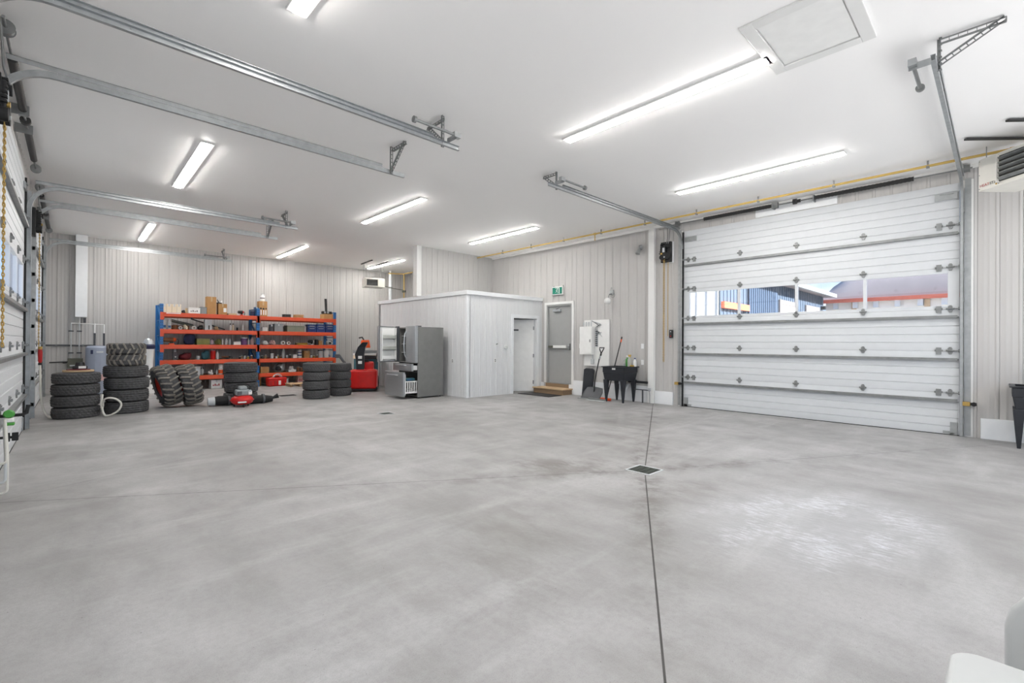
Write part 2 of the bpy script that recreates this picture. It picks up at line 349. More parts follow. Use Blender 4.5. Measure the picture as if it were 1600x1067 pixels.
# white kick boards and door casings on the right wall
struct(MB().box(XR-.05, 5.63, 0, XR, 7.85, .38).box(XR-.05, 8.93, 0, XR, 9.04, .26).box(XR-.05, 7.85, 0, XR-.005, 8.0, .26).build('baseboard_right', 'pvc', bevel=.004))
struct(MB().box(XR-.05, 5.03, 0, XR, 5.46, .29).build('baseboard_right_column', 'pvc', bevel=.004))
struct(MB().box(XR-.05, YN, 0, XR, .20, .30).build('baseboard_right_near', 'pvc', bevel=.004))
struct(MB().box(XL, YB-.04, 0, XR, YB, .12).build('baseboard_back', 'liner', bevel=.004))
struct(MB().box(XR-.09, 5.47, 0, XR, 5.62, ZC-.03).build('trim_5', 'trimw', bevel=.006))
mb = MB(); y0, y1, z0, z1 = EX
mb.box(XR-.03, y0-.07, z0, XR+.02, y0, z1+.07).box(XR-.03, y1, z0, XR+.02, y1+.07, z1+.07).box(XR-.03, y0, z1, XR+.02, y1, z1+.07)
struct(mb.build('trim_6', 'trimw', bevel=.004))
mb = MB(); y0, y1, z0, z1 = DR   # jamb boards of the big right door
mb.box(XR-.02, y0-.14, 0, XR+.1, y0-.02, z1+.02).box(XR-.02, y1+.02, 0, XR+.1, y1+.10, z1+.02)
struct(mb.build('trim_7', 'trimw', bevel=.004))
struct(MB().box(XR-.03, 1.98, 3.85, XR-.005, 3.32, 4.07).build('trim_8', 'pvc', bevel=.003))
# narrow ledge trim under the ceiling of the right wall and white boxed chase on the back wall
struct(MB().box(XR-.035, YN, ZC-.06, XR, 11.2, ZC).build('trim_9', 'trimw', bevel=.004))
struct(MB().box(.04, YB-.22, 1.96, .27, YB-.012, ZC).build('trim_10', 'pvc', bevel=.008))

# ------------------------------------------------------------------ sectional garage doors
XZ = Matrix(((1,0,0,0),(0,0,1,0),(0,1,0,0),(0,0,0,1)))
def garage_door(n, label, W, loc, rz, detail=True):
    d = thing('door_%d' % n, label, 'garage door', loc, rz); d['kind'] = 'structure'
    H = 3.84; hs = H/6
    for i in range(6):
        z0 = i*hs+.0015; z1 = (i+1)*hs-.0015
        if i == 3:
            f = MB(); f.box(0, .012, z0, .13, .055, z1).box(W-.13, .012, z0, W, .055, z1).box(.13, .012, z0, W-.13, .055, z0+.055).box(.13, .012, z1-.08, W-.13, .055, z1)
            ww = (W-.26)/4
            for k in (1, 2, 3): f.box(.13+k*ww-.025, .012, z0+.055, .13+k*ww+.025, .055, z1-.08)
            fr = f.build('window_frame', 'doorp', d, bevel=.003)
            for k in range(4):
                MB().box(.13+k*ww+(.025 if k else 0), .030, z0+.055, .13+(k+1)*ww-(.025 if k < 3 else 0), .036, z1-.08).build('pane', 'glass', fr, smooth=False)
            continue
        f = MB(); pr = []; nb = 5; z = z0         # ribbed panel face profile (y towards the outside)
        pts = [(.055, z0), (.014, z0)]
        for k in range(nb):
            a = z0+(z1-z0)*k/nb; b = z0+(z1-z0)*(k+1)/nb
            if k: pts += [(.022, a-.001), (.022, a+.005), ]
            pts += [(.012, a+.009), (.012, b-.006)]
        pts += [(.014, z1), (.055, z1)]
        pp = []
        for q in pts:
            if not pp or q[1] >= pp[-1][1]-1e-6: pp.append(q)
        n_ = len(pp); vv = [(0, y, z) for y, z in pp]+[(W, y, z) for y, z in pp]
        f.add(vv, [(j, j+1, n_+j+1, n_+j) for j in range(n_-1)]+[(n_-1, 0, n_, 2*n_-1)]+[tuple(range(n_)), tuple(range(2*n_-1, n_-1, -1))])
        if i != 2 and i < 5: f.box(0, .030, z1-.012, W, .052, z1+.016)
        f.build('panel_section', 'doorp', d, ang=20)
    for z in (.545, 1.17, 1.82, 3.09):
        MB().box(.02, -.034, z, W-.02, .014, z+.006).box(.02, -.040, z-.034, W-.02, -.034, z+.006).box(.02, -.034, z-.034, W-.02, .014, z-.028).build('strut', 'galvd', d)
    for j in range(1, 6):
        z = j*hs
        for k in range(5):
            x = (.10, .27*W, .5*W, .73*W, W-.10)[k]
            hb = MB(); hb.prism([(x-.032, z-.006), (x+.032, z-.006), (x+.016, z-.050), (x-.016, z-.050)], -.004, .014, XZ).prism([(x-.032, z+.008), (x+.032, z+.008), (x+.014, z+.062), (x-.014, z+.062)], -.004, .014, XZ)
            hb.box(x-.045, -.022, z-.006, x-.036, .012, z+.022).box(x+.036, -.022, z-.006, x+.045, .012, z+.022).cyl((x-.05, -.012, z+.008), (x+.05, -.012, z+.008), .007, n=8)
            hb.cyl((x-.018, -.004, z+.04), (x-.018, -.010, z+.04), .009, n=8).cyl((x+.018, -.004, z+.04), (x+.018, -.010, z+.04), .009, n=8)
            if k in (0, 4):
                s = -1 if k == 0 else 1
                x2 = x-s*.13
                hb.box(x2-.03, -.004, z-.05, x2+.03, .014, z+.055).box(x2-.045, -.022, z-.006, x2-.036, .012, z+.022).box(x2+.036, -.022, z-.006, x2+.045, .012, z+.022)
                hb.cyl((x, -.030, z+.008), (x+s*.115, -.030, z+.008), .007, n=8).cyl((x+s*.09, -.030, z+.008), (x+s*.112, -.030, z+.008), .022, n=10)
            hb.build('hinge', 'galvd', d)
    for s in (0, 1):
        x = .02 if s == 0 else W-.02; q = 1 if s == 0 else -1
        MB().box(x, -.004, .01, x+q*.16, .012, .06).box(x, -.004, .01, x+q*.08, .012, .2).build('bottom_bracket', 'galv', d)
        MB().box(x, -.01, 3.60, x+q*.26, .012, 3.70).box(x+q*.05, -.03, 3.68, x+q*.2, .0, 3.69).build('top_bracket', 'galv', d)
    for a in (-.034, W+.004): MB().box(a, -.012, .0, a+.030, .012, H-.02).build('side_seal', 'rubberblk', d)  # black seal, its dark colour also standing in for the track's shadow gap
    MB().box(0, .008, -.0, W, .05, .012).build('bottom_seal', 'rubberblk', d)
    return d
garage_door(1, 'white sectional garage door with window strip on the right wall', 4.36, (XR-.02, 4.79, 0), -PI/2)
for i, ((a, b), lab) in enumerate(zip(LD, ('white sectional garage door beside the camera on the left wall', 'white sectional garage door with window strip, nearer one seen on the left wall',
                            'white sectional garage door at the far end of the left wall'))):
    garage_door(2+i, lab, b-a, (XL+.02, a, 0), PI/2)

def perf(mb, p0, p1, w_=.035, up=(0, 0, 1)):       # perforated angle iron: two rails and rungs
    p0, p1 = Vector(p0), Vector(p1); d = (p1-p0); L = d.length; d.normalize(); u = Vector(up); sd = d.cross(u)
    if sd.length < .1: sd = d.cross(Vector((0, 1, 0)))
    sd.normalize(); u = sd.cross(d)
    mb.bar(p0+u*.0, p1, .004, .012, u)
    a = p0+u*w_; b = p1+u*w_; mb.bar(a, b, .004, .012, u)
    n = max(2, int(L/.05))
    for i in range(n+1):
        c = p0+d*(L*i/n); mb.bar(c, c+u*w_, .02 if abs(d.z) < 2 else .02, .004, d)
    mb.bar(a+sd*.012, b+sd*.012, .024, .004, u)
def door_track(label, W_side, loc, rz, length, flip, bumper, hang=.55, zh=3.74):
    # local frame as the door: x along door, -y into the room. flip = +1: the door lies on +x side
    t = thing('door_track', label, 'track', loc, rz, None)
    c = MB()
    def chan(path, wd=.055, dp=.03):
        # C channel swept along a path in the y-z plane
        P = [Vector((0, y, z)) for y, z in path]; N = len(P); pr = [(-.0, -1), (-.0, 1)]
        prof = [(flip*.030, -.5), (flip*.030, -.42), (0, -.42), (0, .42), (flip*.030, .42), (flip*.030, .5), (-flip*.004, .5), (-flip*.004, -.5)]
        vv = []
        for i, p in enumerate(P):
            d = (P[min(i+1, N-1)]-P[max(i-1, 0)]).normalized(); nn = Vector((0, -d.z, d.y))
            for a, b in prof: vv.append(p+Vector((a, 0, 0))+nn*(b*wd))
        k = len(prof); ff = [(i*k+j, i*k+(j+1) % k, (i+1)*k+(j+1) % k, (i+1)*k+j) for i in range(N-1) for j in range(k)]
        ff += [tuple(range(k)), tuple(range((N-1)*k, N*k))]
        return vv, ff
    r = .38; y0 = -.035
    vert = [(y0, .01), (y0, zh-r)]
    v, f = chan(vert); c.add(v, f); vt = c.build('vertical_track', 'galv', t)
    cv = [(y0-r+r*math.cos(a), zh-r+r*math.sin(a)) for a in [PI/2*i/10 for i in range(11)]]
    c = MB(); v, f = chan(cv); c.add(v, f); c.build('curved_track', 'galv', t)
    c = MB(); v, f = chan([(y0-r, zh), (-length, zh)]); c.add(v, f); c.build('horizontal_track', 'galv', t)
    # jamb angle that carries the vertical track
    a = MB(); a.box(-flip*.012, -.06, .02, -flip*.016, -.004, zh-.1).box(-flip*.016, -.010, .02, -flip*.085, -.004, zh+.05)
    for k in range(8):
        z = .25+k*.45; a.cyl((-flip*.045, -.010, z), (-flip*.045, -.018, z), .008, n=8)
        a.box(-flip*.016, -.05, z-.03, flip*.002, -.01, z+.03)
    a.build('jamb_angle', 'galv', t)
    # stiffening angle above the horizontal track and splice
    a = MB(); a.box(-flip*.010, -.10, zh+.028, -flip*.014, -length+.35, zh+.072).box(-flip*.014, -.10, zh+.068, flip*.018, -length+.35, zh+.072)
    for k in range(10):
        y = -.5-k*(length-.9)/9.; a.cyl((-flip*.006, y, zh+.01), (flip*.008, y, zh+.01), .006, n=6)
    a.build('stiffening_angle', 'galv', t)
    h = MB(); ye = -length+.2; top = ZC
    xo = -flip*.02; zb = zh+.03; dn = hang
    perf(h, (xo, ye, zb-.06), (xo, ye, top), up=(0, 1, 0))
    perf(h, (xo, ye, top-.02), (xo-flip*dn, ye, top-.02), up=(0, 0, -1))
    perf(h, (xo, ye, zb-.03), (xo-flip*dn, ye, top-.04), up=(0, 0, 1))
    h.build('ceiling_hanger', 'galvd', t)
    if bumper:
        s = MB(); x = flip*.16; z = zh+.07
        s.box(flip*.0, -length+.16, z-.05, flip*.19, -length+.165, z+.01)
        s.box(x-.03, -length+.1, z-.03, x+.03, -length+.19, z+.03)
        b = s.build('bumper_bracket', 'galv', t)
        s = MB(); s.cyl((x, -length+.15, z), (x, -length+.72, z), .016); s.cyl((x, -length+.70, z), (x, -length+.73, z), .036, .036)
        s.build('bumper_spring', 'galvd', b)
    return t
rg = (XR-.02)
door_track('galvanized track at left edge of the right wall garage door', 0, (rg, 4.83, 0), -PI/2, 4.40, 1, True, .26, 3.83)
door_track('galvanized track at right edge of the right wall garage door, below the heater side', 0, (rg, .39, 0), -PI/2, 4.40, -1, True, .40, 3.83)
lg = XL+.02
TL = ('galvanized track bending over beside the camera, topmost pair on the left', 'galvanized overhead track ending in bumper, topmost of those on the left',
      'galvanized overhead track second from top left, with triangular hanger', 'galvanized overhead track with bumper, upper of the middle pair at left',
      'galvanized overhead track with triangular hanger, lower of the middle pair at left', 'galvanized overhead track in front of the back wall')
q = 0
for a, b in LD:
    door_track(TL[q], 0, (lg, a-.04, 0), PI/2, 3.95, 1, False, .35); q += 1
    door_track(TL[q], 0, (lg, b+.04, 0), PI/2, 3.95, -1, True, .35); q += 1

def spring_shaft(label, W, loc, rz):
    t = thing('torsion_shaft', label, 'torsion spring', loc, rz)
    z = 4.0; y = -.10
    MB().cyl((-.30, y, z), (W+.14, y, z), .012).build('shaft', 'galvd', t)
    for a, b in ((.49, 1.79), (2.50, 3.84)):
        b = min(b, W-.3); s = MB(); n = 26; pr = []
        for i in range(n*2+1): pr.append((.033 if i % 2 else .037, (b-a)*i/(n*2)))
        s.lathe([(.012, 0)]+pr+[(.012, b-a)], n=16, M=Matrix.Translation((a, y, z)) @ Matrix.Rotation(PI/2, 4, 'Y')); s.build('spring', 'spring', t, ang=60)
    for x in (-.10, W+.08):
        s = MB(); s.cyl((x-.03, y, z), (x+.03, y, z), .055, n=20); s.cyl((x-.035, y, z), (x-.03, y, z), .062, n=20).cyl((x+.03, y, z), (x+.035, y, z), .062, n=20); s.build('cable_drum', 'galvd', t)
    MB().box(1.80, y-.05, z-.06, 1.83, .01, z+.05).box(1.83, y-.04, z-.05, 1.9, y+.04, z+.05).build('bearing_bracket', 'galvd', t)
    MB().cyl((2.15, y, z), (2.21, y, z), .05, n=16).cyl((2.21, y, z), (2.27, y, z), .03).build('coupler', 'spring', t)
    MB().box(2.47, y-.05, z-.06, 2.49, .01, z+.05).build('bearing_bracket', 'galvd', t)
    return t
spring_shaft('dark torsion springs on a shaft above the right wall garage door', 4.36, (rg, 4.79, 0), -PI/2)
for (a, b), lab in zip(LD, ('torsion springs and shaft above the garage door beside the camera', 'torsion springs and shaft above the nearer visible left garage door', 'torsion springs and shaft above the farthest left garage door')):
    spring_shaft(lab, b-a, (lg, a, 0), PI/2)

def chain(mb, x, y, z0, z1, step=.034):
    z = z1; i = 0
    while z > z0:
        r = .012; pts = [(x+(r*math.cos(a)*.55 if i % 2 else 0), y+(0 if i % 2 else r*math.cos(a)*.55), z+.020*math.sin(a)) for a in [2*PI*k/8 for k in range(8)]]
        mb.tube(pts, .0034, n=4, closed=True); z -= step*.85; i += 1
def opener(label, loc, rz, zc, loops):
    t = thing('door_opener', label, 'door opener', loc, rz)
    s = MB(); s.box(-.13, -.09, zc-.24, .12, -.02, zc+.22); s.box(-.10, -.15, zc-.17, .02, -.09, zc+.14); s.build('housing', 'black', t, bevel=.012)
    MB().cyl((.07, -.16, zc-.10), (.07, -.08, zc-.10), .075, n=18).build('chain_wheel', 'rubberblk', t); MB().cyl((-.07, -.16, zc-.13), (-.07, -.08, zc-.13), .055, n=18).build('chain_wheel', 'rubberblk', t); MB().cyl((.07, -.17, zc+.12), (.07, -.08, zc+.12), .045, n=16).build('motor', 'rubberblk', t)
    s = MB(); s.box(-.12, -.12, zc-.08, -.09, -.09, zc+.18)
    for k in range(6): s.box(-.135+k*.012, -.155, zc-.05+k*.04, -.09+k*.012, -.09, zc-.035+k*.04)
    s.build('cooling_fins', 'rubberblk', t)
    s = MB(); s.tube([(.05, -.16, zc+.15), (.06, -.12, zc+.3), (.04, -.10, 3.98)], .008); s.tube([(.09, -.16, zc+.15), (.10, -.12, zc+.3), (.10, -.10, 3.98)], .008); s.build('drive_chain', 'galvd', t)
    s = MB(); s.box(-.15, -.02, zc-.25, .15, -.006, zc+.22); s.build('mounting_plate', 'pvc', t, bevel=.003)
    MB().cyl((-.07, -.17, zc-.05), (-.07, -.15, zc-.05), .022).build('fitting', 'gold', t); MB().cyl((0, -.17, zc-.13), (0, -.15, zc-.13), .018).build('fitting', 'galv', t); MB().box(-.05, -.156, zc-.02, .0, -.15, zc+.08).build('rating_plate', 'silver', t)
    for x, y, zb in loops:
        s = MB(); chain(s, x, y, zb, zc-.15); s.build('hand_chain', 'gold', t)
    return t
opener('black opener unit with hanging chains left of the right wall garage door', (XR, 5.18, 0), -PI/2, 3.44, [(-.05, -.10, .95), (-.02, -.11, .95), (.05, -.08, 1.55)])
opener('black opener unit with gold chain at the far left edge', (XL, 5.62, 0), PI/2, 3.32, [(.02, -.13, 1.3), (.06, -.13, 1.3)])
opener('black opener unit with gold chain between the two far left doors', (XL, 11.22, 0), PI/2, 3.36, [(.02, -.13, 1.25), (.06, -.13, 1.25)])
# ------------------------------------------------------------------ ceiling lamps
def strip_light(label, x, y, group=None):
    t = thing('ceiling_light', label, 'light', (x, y, ZC), 0, group)
    MB().box(-.085, 0, -.022, .085, 2.50, 0).build('housing', 'white', t, bevel=.006)
    for a in (.03, 1.28):
        MB().prism([(-.046, -.022), (-.041, -.038), (.041, -.038), (.046, -.022)], a, a+1.19, Matrix(((1,0,0,0),(0,0,1,0),(0,1,0,0),(0,0,0,1)))).build('diffuser', 'lamp', t, smooth=False)
    return t
LL = {(1.32, 1.5): 'strip light cut off by the top edge of the photo', (4.77, 1.5): 'longest looking ceiling strip light, beside the attic hatch', (7.85, 1.5): 'ceiling strip light nearest the right wall garage door',
      (1.32, 7.45): 'ceiling strip light nearest the left edge, between overhead door tracks', (4.77, 7.45): 'ceiling strip light in the middle of the ceiling', (7.85, 7.45): 'ceiling strip light in front of the partition wall, near the yellow pipe',
      (1.32, 13.45): 'short looking strip light far left, above the white boxed pipe', (4.77, 13.45): 'far ceiling strip light above the right half of the rack', (7.85, 13.45): 'far ceiling strip light left of the tall white column'}
for (x, y), lab in LL.items(): strip_light(lab, x, y)
for x, wd in ((1.32, 'left'), (4.77, 'middle'), (7.85, 'right')): strip_light('%s one of the three strip lights in the row behind the camera' % wd, x, -4.45)
# attic hatch
t = thing('ceiling_hatch', 'white square access hatch with raised frame in the ceiling', 'hatch', (4.61, 1.15, ZC))
mb = MB(); a, b, f = .38, .30, .10
mb.box(-a-f, -b-f, -.022, a+f, -b, 0).box(-a-f, b, -.022, a+f, b+f, 0).box(-a-f, -b, -.022, -a, b, 0).box(a, -b, -.022, a+f, b, 0); mb.build('hatch_frame', 'trimw', t, bevel=.004)
MB().box(-a+.01, -b+.01, -.012, a-.01, b-.01, 0).build('hatch_panel', 'white', t, bevel=.002)
# ------------------------------------------------------------------ gas pipe
t = thing('gas_pipe', 'yellow gas pipe running along the right wall under the ceiling', 'pipe', (9.10, 0, 4.0))
MB().cyl((0, -5, 0), (0, 11.18, 0), .019, n=10).build('pipe_run', 'yellowpipe', t)
for k in range(13):
    y = -3.9+k*1.16; MB().box(-.028, y-.018, -.028, .028, y+.018, -.004).box(-.006, y-.012, -.0, .006, y+.012, .078).build('pipe_clamp', 'galvd', t)
MB().cyl((0, 6.72, 0), (0, 6.72, -.16), .012, n=8).cyl((0, 6.69, 0), (0, 6.75, 0), .028, n=10).build('drop_leg', 'yellowpipe', t)
MB().cyl((0, -.12, 0), (0, -.12, -.12), .016, n=8).cyl((0, -.16, 0), (0, -.08, 0), .028, n=10).build('heater_branch', 'yellowpipe', t)
t = thing('gas_pipe', 'yellow gas pipe with drop behind the utility room, near the far heater', 'pipe', (9.10, 0, 3.96))
MB().cyl((0, 11.45, 0), (0, 15.6, 0), .019, n=10).build('pipe_run', 'yellowpipe', t)
for k in range(3): y = 12.3+k*1.3; MB().box(-.028, y-.018, -.028, .028, y+.018, -.004).box(-.006, y-.012, 0, .006, y+.012, .118).build('pipe_clamp', 'galvd', t)
MB().tube([(0, 15.6, 0), (-.15, 15.7, 0), (-.55, 15.75, -.02)], .022).tube([(0, 15.58, 0), (.02, 15.6, -.1), (.02, 15.6, -2.1)], .022).build('pipe_drop', 'yellowpipe', t)
MB().cyl((.02, 15.6, -.70), (.02, 15.6, -.62), .07, n=16).tube([(.02, 15.6, -.62), (-.5, 15.6, -.58), (-.9, 15.6, -.52)], .014).build('regulator', 'olived', t)
t = thing('flue_pipe', 'pale vertical flue pipe beside the yellow gas drop', 'pipe', (8.72, 15.9, 2.2))
MB().cyl((0, 0, -1.9), (0, 0, 1.85), .065, n=16).build('flue_run', 'palegrey', t); MB().cyl((0, 0, 1.2), (0, 0, 1.26), .07, n=16).build('flue_joint', 'galvd', t)

# ------------------------------------------------------------------ unit heaters
def text_mesh(name, body, size, mt, parent, M):
    cu = bpy.data.curves.new(name, 'FONT'); cu.body = body; cu.size = size; cu.extrude = .0006
    o = bpy.data.objects.new('tmp', cu); COL.objects.link(o); dg = bpy.context.evaluated_depsgraph_get()
    me = bpy.data.meshes.new_from_object(o.evaluated_get(dg)); bpy.data.objects.remove(o); me.name = name
    me.materials.clear(); me.materials.append(MATS[mt]); me.transform(M)
    q = bpy.data.objects.new(name, me); COL.objects.link(q); q.parent = parent; return q
def heater(label, loc, rz, W, H, D, sign):
    # front faces local -y, width along +x from 0
    t = thing('unit_heater', label, 'heater', loc, rz)
    f = MB(); f.box(0, 0, 0, W, D, H); f.build('cabinet', 'heater', t, bevel=.008)
    lx0, lx1 = (.35*W, W-.03) if sign else (.06*W, .62*W)
    l = MB(); l.box(lx0, -.012, .05, lx1, -.004, H-.05); l.build('louver_back', 'pit', t)
    for k in range(5):
        z = .055+(H-.13)*k/4.6
        MB().add([(lx0+.01, -.006, z), (lx1-.01, -.006, z), (lx1-.01, -.045, z+.035), (lx0+.01, -.045, z+.035), (lx0+.01, -.006, z+.006), (lx1-.01, -.006, z+.006), (lx1-.01, -.045, z+.041), (lx0+.01, -.045, z+.041)],
                 [(0,1,2,3),(4,7,6,5),(0,4,5,1),(1,5,6,2),(2,6,7,3),(3,7,4,0)]).build('louver_blade', 'galvd', t)
    MB().box(lx0-.012, -.05, .035, lx0, 0, H-.035).box(lx1, -.05, .035, lx1+.012, 0, H-.035).build('louver_frame', 'heater', t)
    for x in (.06*W, .94*W):
        for y in (.12*D, .88*D):
            if (x > .5*W) == (y > .5*D) or not sign or True: MB().cyl((x, y, H), (x, y, ZC-.045-loc[2]), .005, n=6).build('hanger_rod', 'galvd', t)
    s = MB()
    for x in (.015, .33*W):
        for z in (.03, H*.5, H-.03): s.cyl((x, 0, z), (x, -.004, z), .006, n=8)
    s.build('screws', 'galvd', t)
    return t
h1 = heater('white unit heater with dark louvers at the right edge of the photo', (8.86, .21, 3.44), R(-133), .78, .43, .5, True)
text_mesh('lettering', 'HEAT', .050, 'redd', h1, Matrix.Translation((.020, -.003, .05)) @ Matrix.Rotation(PI/2, 4, 'X'))
text_mesh('lettering', 'STAR', .050, 'black', h1, Matrix.Translation((.148, -.003, .05)) @ Matrix.Rotation(PI/2, 4, 'X'))
MB().cyl((.23, -.003, .035), (.23, -.001, .035), .012).build('badge', 'gold', h1)
heater('small white unit heater hanging at the back wall', (7.05, 14.55, 3.22), R(-12), .66, .30, .45, False)
def strut_rail(label, p0, p1):
    p0, p1 = Vector(p0), Vector(p1); t = thing('hanger_rail', label, 'rail', tuple(p0))
    MB().bar((0, 0, 0), p1-p0, .045, .022).build('channel', 'spring', t); MB().bar((0, 0, .011), (p1-p0), .03, .004).build('lip', 'galvd', t)
strut_rail('dark ceiling rail holding the right heater, lower in the photo', (8.42, .32, 4.055), (9.35, -.66, 4.055))
strut_rail('dark ceiling rail holding the right heater, nearer the photo corner', (8.07, -.05, 4.055), (8.9, -.93, 4.055))
strut_rail('short dark ceiling rail above the far heater, left one', (7.12, 14.2, 4.055), (7.22, 15.2, 4.055))
strut_rail('short dark ceiling rail above the far heater, right one', (7.62, 14.1, 4.055), (7.72, 15.1, 4.055))

# ------------------------------------------------------------------ exit door (door 5) and its surroundings
W_ = XR
y0, y1, z0, z1 = EX
d = thing('door_5', 'grey steel exit door with push bar and closer', 'door', (W_, (y0+y1)/2, z0)); d['kind'] = 'structure'
mb = MB(); mb.box(W_-.012, y0, z0, W_+.12, y0+.045, z1).box(W_-.012, y1-.045, z0, W_+.12, y1, z1).box(W_-.012, y0+.045, z1-.045, W_+.12, y1-.045, z1); mb.build('door_frame', 'doorgrey', d, world=True, bevel=.004)
MB().box(W_+.045, y0+.048, z0+.01, W_+.09, y1-.048, z1-.048).build('door_leaf', 'doorgrey', d, world=True, bevel=.002)
MB().box(W_-.01, y0, z0-.012, W_+.12, y1, z0+.012).build('threshold', 'galv', d, world=True)
mb = MB(); mb.box(W_-.02, y0+.30, 1.245, W_+.03, y1-.07, 1.30); b = mb.build('push_bar', 'olived', d, world=True, bevel=.006)
MB().box(W_-.035, y0+.18, 1.235, W_+.03, y0+.66, 1.31).build('push_pad', 'white', b, world=True, bevel=.006)
MB().box(W_-.03, y0+.07, 1.19, W_+.045, y0+.13, 1.36).cyl((W_-.03, y0+.10, 1.27), (W_-.06, y0+.10, 1.27), .025).build('latch_case', 'galv', b, world=True, bevel=.006)
mb = MB(); mb.box(W_-.03, y0+.42, z1-.20, W_+.045, y0+.68, z1-.13); c = mb.build('door_closer', 'silver', d, world=True, bevel=.01)
MB().bar((W_-.035, y0+.55, z1-.13), (W_-.12, y0+.35, z1-.09), .025, .012).bar((W_-.12, y0+.35, z1-.085), (W_+.0, y0+.10, z1-.06), .025, .01).build('closer_arm', 'galvd', c, world=True)
# utility room door (door 6), standing ajar inwards
d = thing('door_6', 'plain white inner door standing ajar with small dark name plate', 'door', (BD[1]-.012, BY+.10, .01), R(180-33)); d['kind'] = 'structure'
MB().box(0, -.02, 0, .885, .02, 2.02).build('door_leaf', 'white', d, bevel=.003)
MB().box(.44, .02, 1.70, .60, .026, 1.745).build('name_plate', 'dgrey', d); 
for z in (.25, 1.0, 1.78): MB().box(-.012, -.025, z-.05, .02, .03, z+.05).build('hinge', 'galvd', d)
# exit sign with the running figure
t = thing('exit_sign', 'green running figure exit sign above the grey door', 'sign', (W_, 8.41, 2.70))
MB().box(W_-.07, 8.22, 2.70, W_-.02, 8.60, 2.93).build('sign_box', 'white', t, world=True, bevel=.006)
mb = MB(); mb.box(W_-.074, 8.24, 2.725, W_-.070, 8.58, 2.905); mb.build('sign_face', 'signgreen', t, world=True)
g = MB(); fx = W_-.077
MI = lambda u, v: (fx, 8.41-u, 2.815+v)
for a, b, r in (((0, .03), (-.012, -.015), .014), ((-.012, -.015), (.022, -.035), .010), ((.022, -.035), (.018, -.075), .009), ((-.012, -.015), (-.035, -.04), .010), ((-.035, -.04), (-.062, -.045), .008), ((0, .028), (.034, .012), .008), ((0, .028), (-.03, .022), .008), ((-.03, .022), (-.042, 0), .007)):
    g.bar(MI(*a), MI(*b), r, .004, up=(1, 0, 0))
g.cyl(MI(.012, .052), (fx+.003, MI(.012, .052)[1], MI(.012, .052)[2]), .014)
g.build('running_figure', 'white', t, world=True)
MB().box(fx, 8.41-.085, 2.735, fx+.004, 8.41-.06, 2.895).box(fx, 8.41-.085, 2.88, fx+.004, 8.41+.07, 2.895).build('door_symbol', 'white', t, world=True)
MB().cyl((W_, 8.25, 2.96), (W_-.05, 8.22, 2.92), .008).cyl((W_, 8.57, 2.96), (W_-.05, 8.60, 2.92), .008).build('bracket', 'galvd', t, world=True)
# emergency lamp with white globe, small strobe
t = thing('wall_lamp', 'white globe lamp on a metal bracket above the electrical panel', 'lamp', (W_, 6.66, 2.35))
MB().box(W_-.06, 6.60, 2.58, W_-.015, 6.70, 2.70).cyl((W_-.05, 6.65, 2.72), (W_-.05, 6.65, 2.76), .015).build('mounting_box', 'galv', t, world=True, bevel=.01)
MB().tube([(W_-.05, 6.65, 2.6), (W_-.12, 6.67, 2.58), (W_-.15, 6.68, 2.48)], .012).tube(arc((W_-.10, 6.58, 2.56), .06, 0, 2*PI, 14, 'yz'), .006).build('bracket_arm', 'galvd', t, world=True)
MB().lathe([(.001, -.085), (.04, -.075), (.075, -.04), (.085, 0), (.075, .04), (.04, .075), (.001, .085)], 18, T(W_-.15, 6.70, 2.42)).build('globe', 'white', t, world=True, ang=80)
t = thing('wall_lamp', 'small grey lamp high on the wall left of the white column', 'lamp', (W_, 5.86, 3.5))
MB().box(W_-.05, 5.82, 3.58, W_-.01, 5.90, 3.70).build('mounting_box', 'galvd', t, world=True, bevel=.01)
MB().cyl((W_-.06, 5.86, 3.62), (W_-.12, 5.88, 3.48), .03, .055).build('lamp_head', 'galv', t, world=True)
MB().cyl((W_-.10, 5.80, 3.64), (W_-.06, 5.80, 3.60), .035, .02).build('lamp_arm', 'silver', t, world=True)
# electrical panel
t = thing('backboard', 'white painted board mounted behind the electrical panel', 'board', (W_, 7.12, .79))
MB().box(W_-.034, 6.72, .79, W_-.014, 7.50, 1.97).build('board_face', 'white', t, world=True, bevel=.002)
t = thing('electrical_panel', 'white electrical panel box on the white board', 'panel', (W_, 7.36, 1.08))
MB().box(W_-.15, 7.17, 1.08, W_-.036, 7.56, 1.80).build('cabinet', 'white', t, world=True, bevel=.004)
MB().box(W_-.156, 7.19, 1.11, W_-.151, 7.54, 1.77).build('cover', 'white', t, world=True, bevel=.001)
MB().box(W_-.160, 7.21, 1.40, W_-.156, 7.24, 1.47).build('latch', 'galvd', t, world=True)
for k in range(4): MB().cyl((W_-.08, 7.24+k*.08, 1.80), (W_-.08, 7.24+k*.08, 1.92), .014, n=8).build('conduit', 'palegrey', t, world=True)
t = thing('terminal_strip', 'vertical row of dark clamps right of the electrical panel', 'terminals', (W_, 7.08, 1.3))
MB().box(W_-.05, 7.06, 1.28, W_-.036, 7.12, 1.70).build('base_strip', 'palegrey', t, world=True)
for k in range(8): MB().box(W_-.075, 7.065, 1.30+k*.05, W_-.05, 7.115, 1.33+k*.05).build('clamp', 'dgrey', t, world=True)
t = thing('cable_bundle', 'grey looped cables hanging beside the electrical panel', 'cable', (W_, 7.0, 1.9))
for k, (yy, r) in enumerate(((6.98, .10), (7.0, .13), (7.02, .08))):
    MB().tube([(W_-.05, 7.28-k*.02, 1.95)]+arc((W_-.05-k*.012, yy, 1.74), r, 1.9, -1.9, 12, 'yz')+[(W_-.05, 7.10, 1.62-.03*k)], .007).build('cable_loop', ('grey', 'palegrey', 'dgrey')[k], t, world=True)
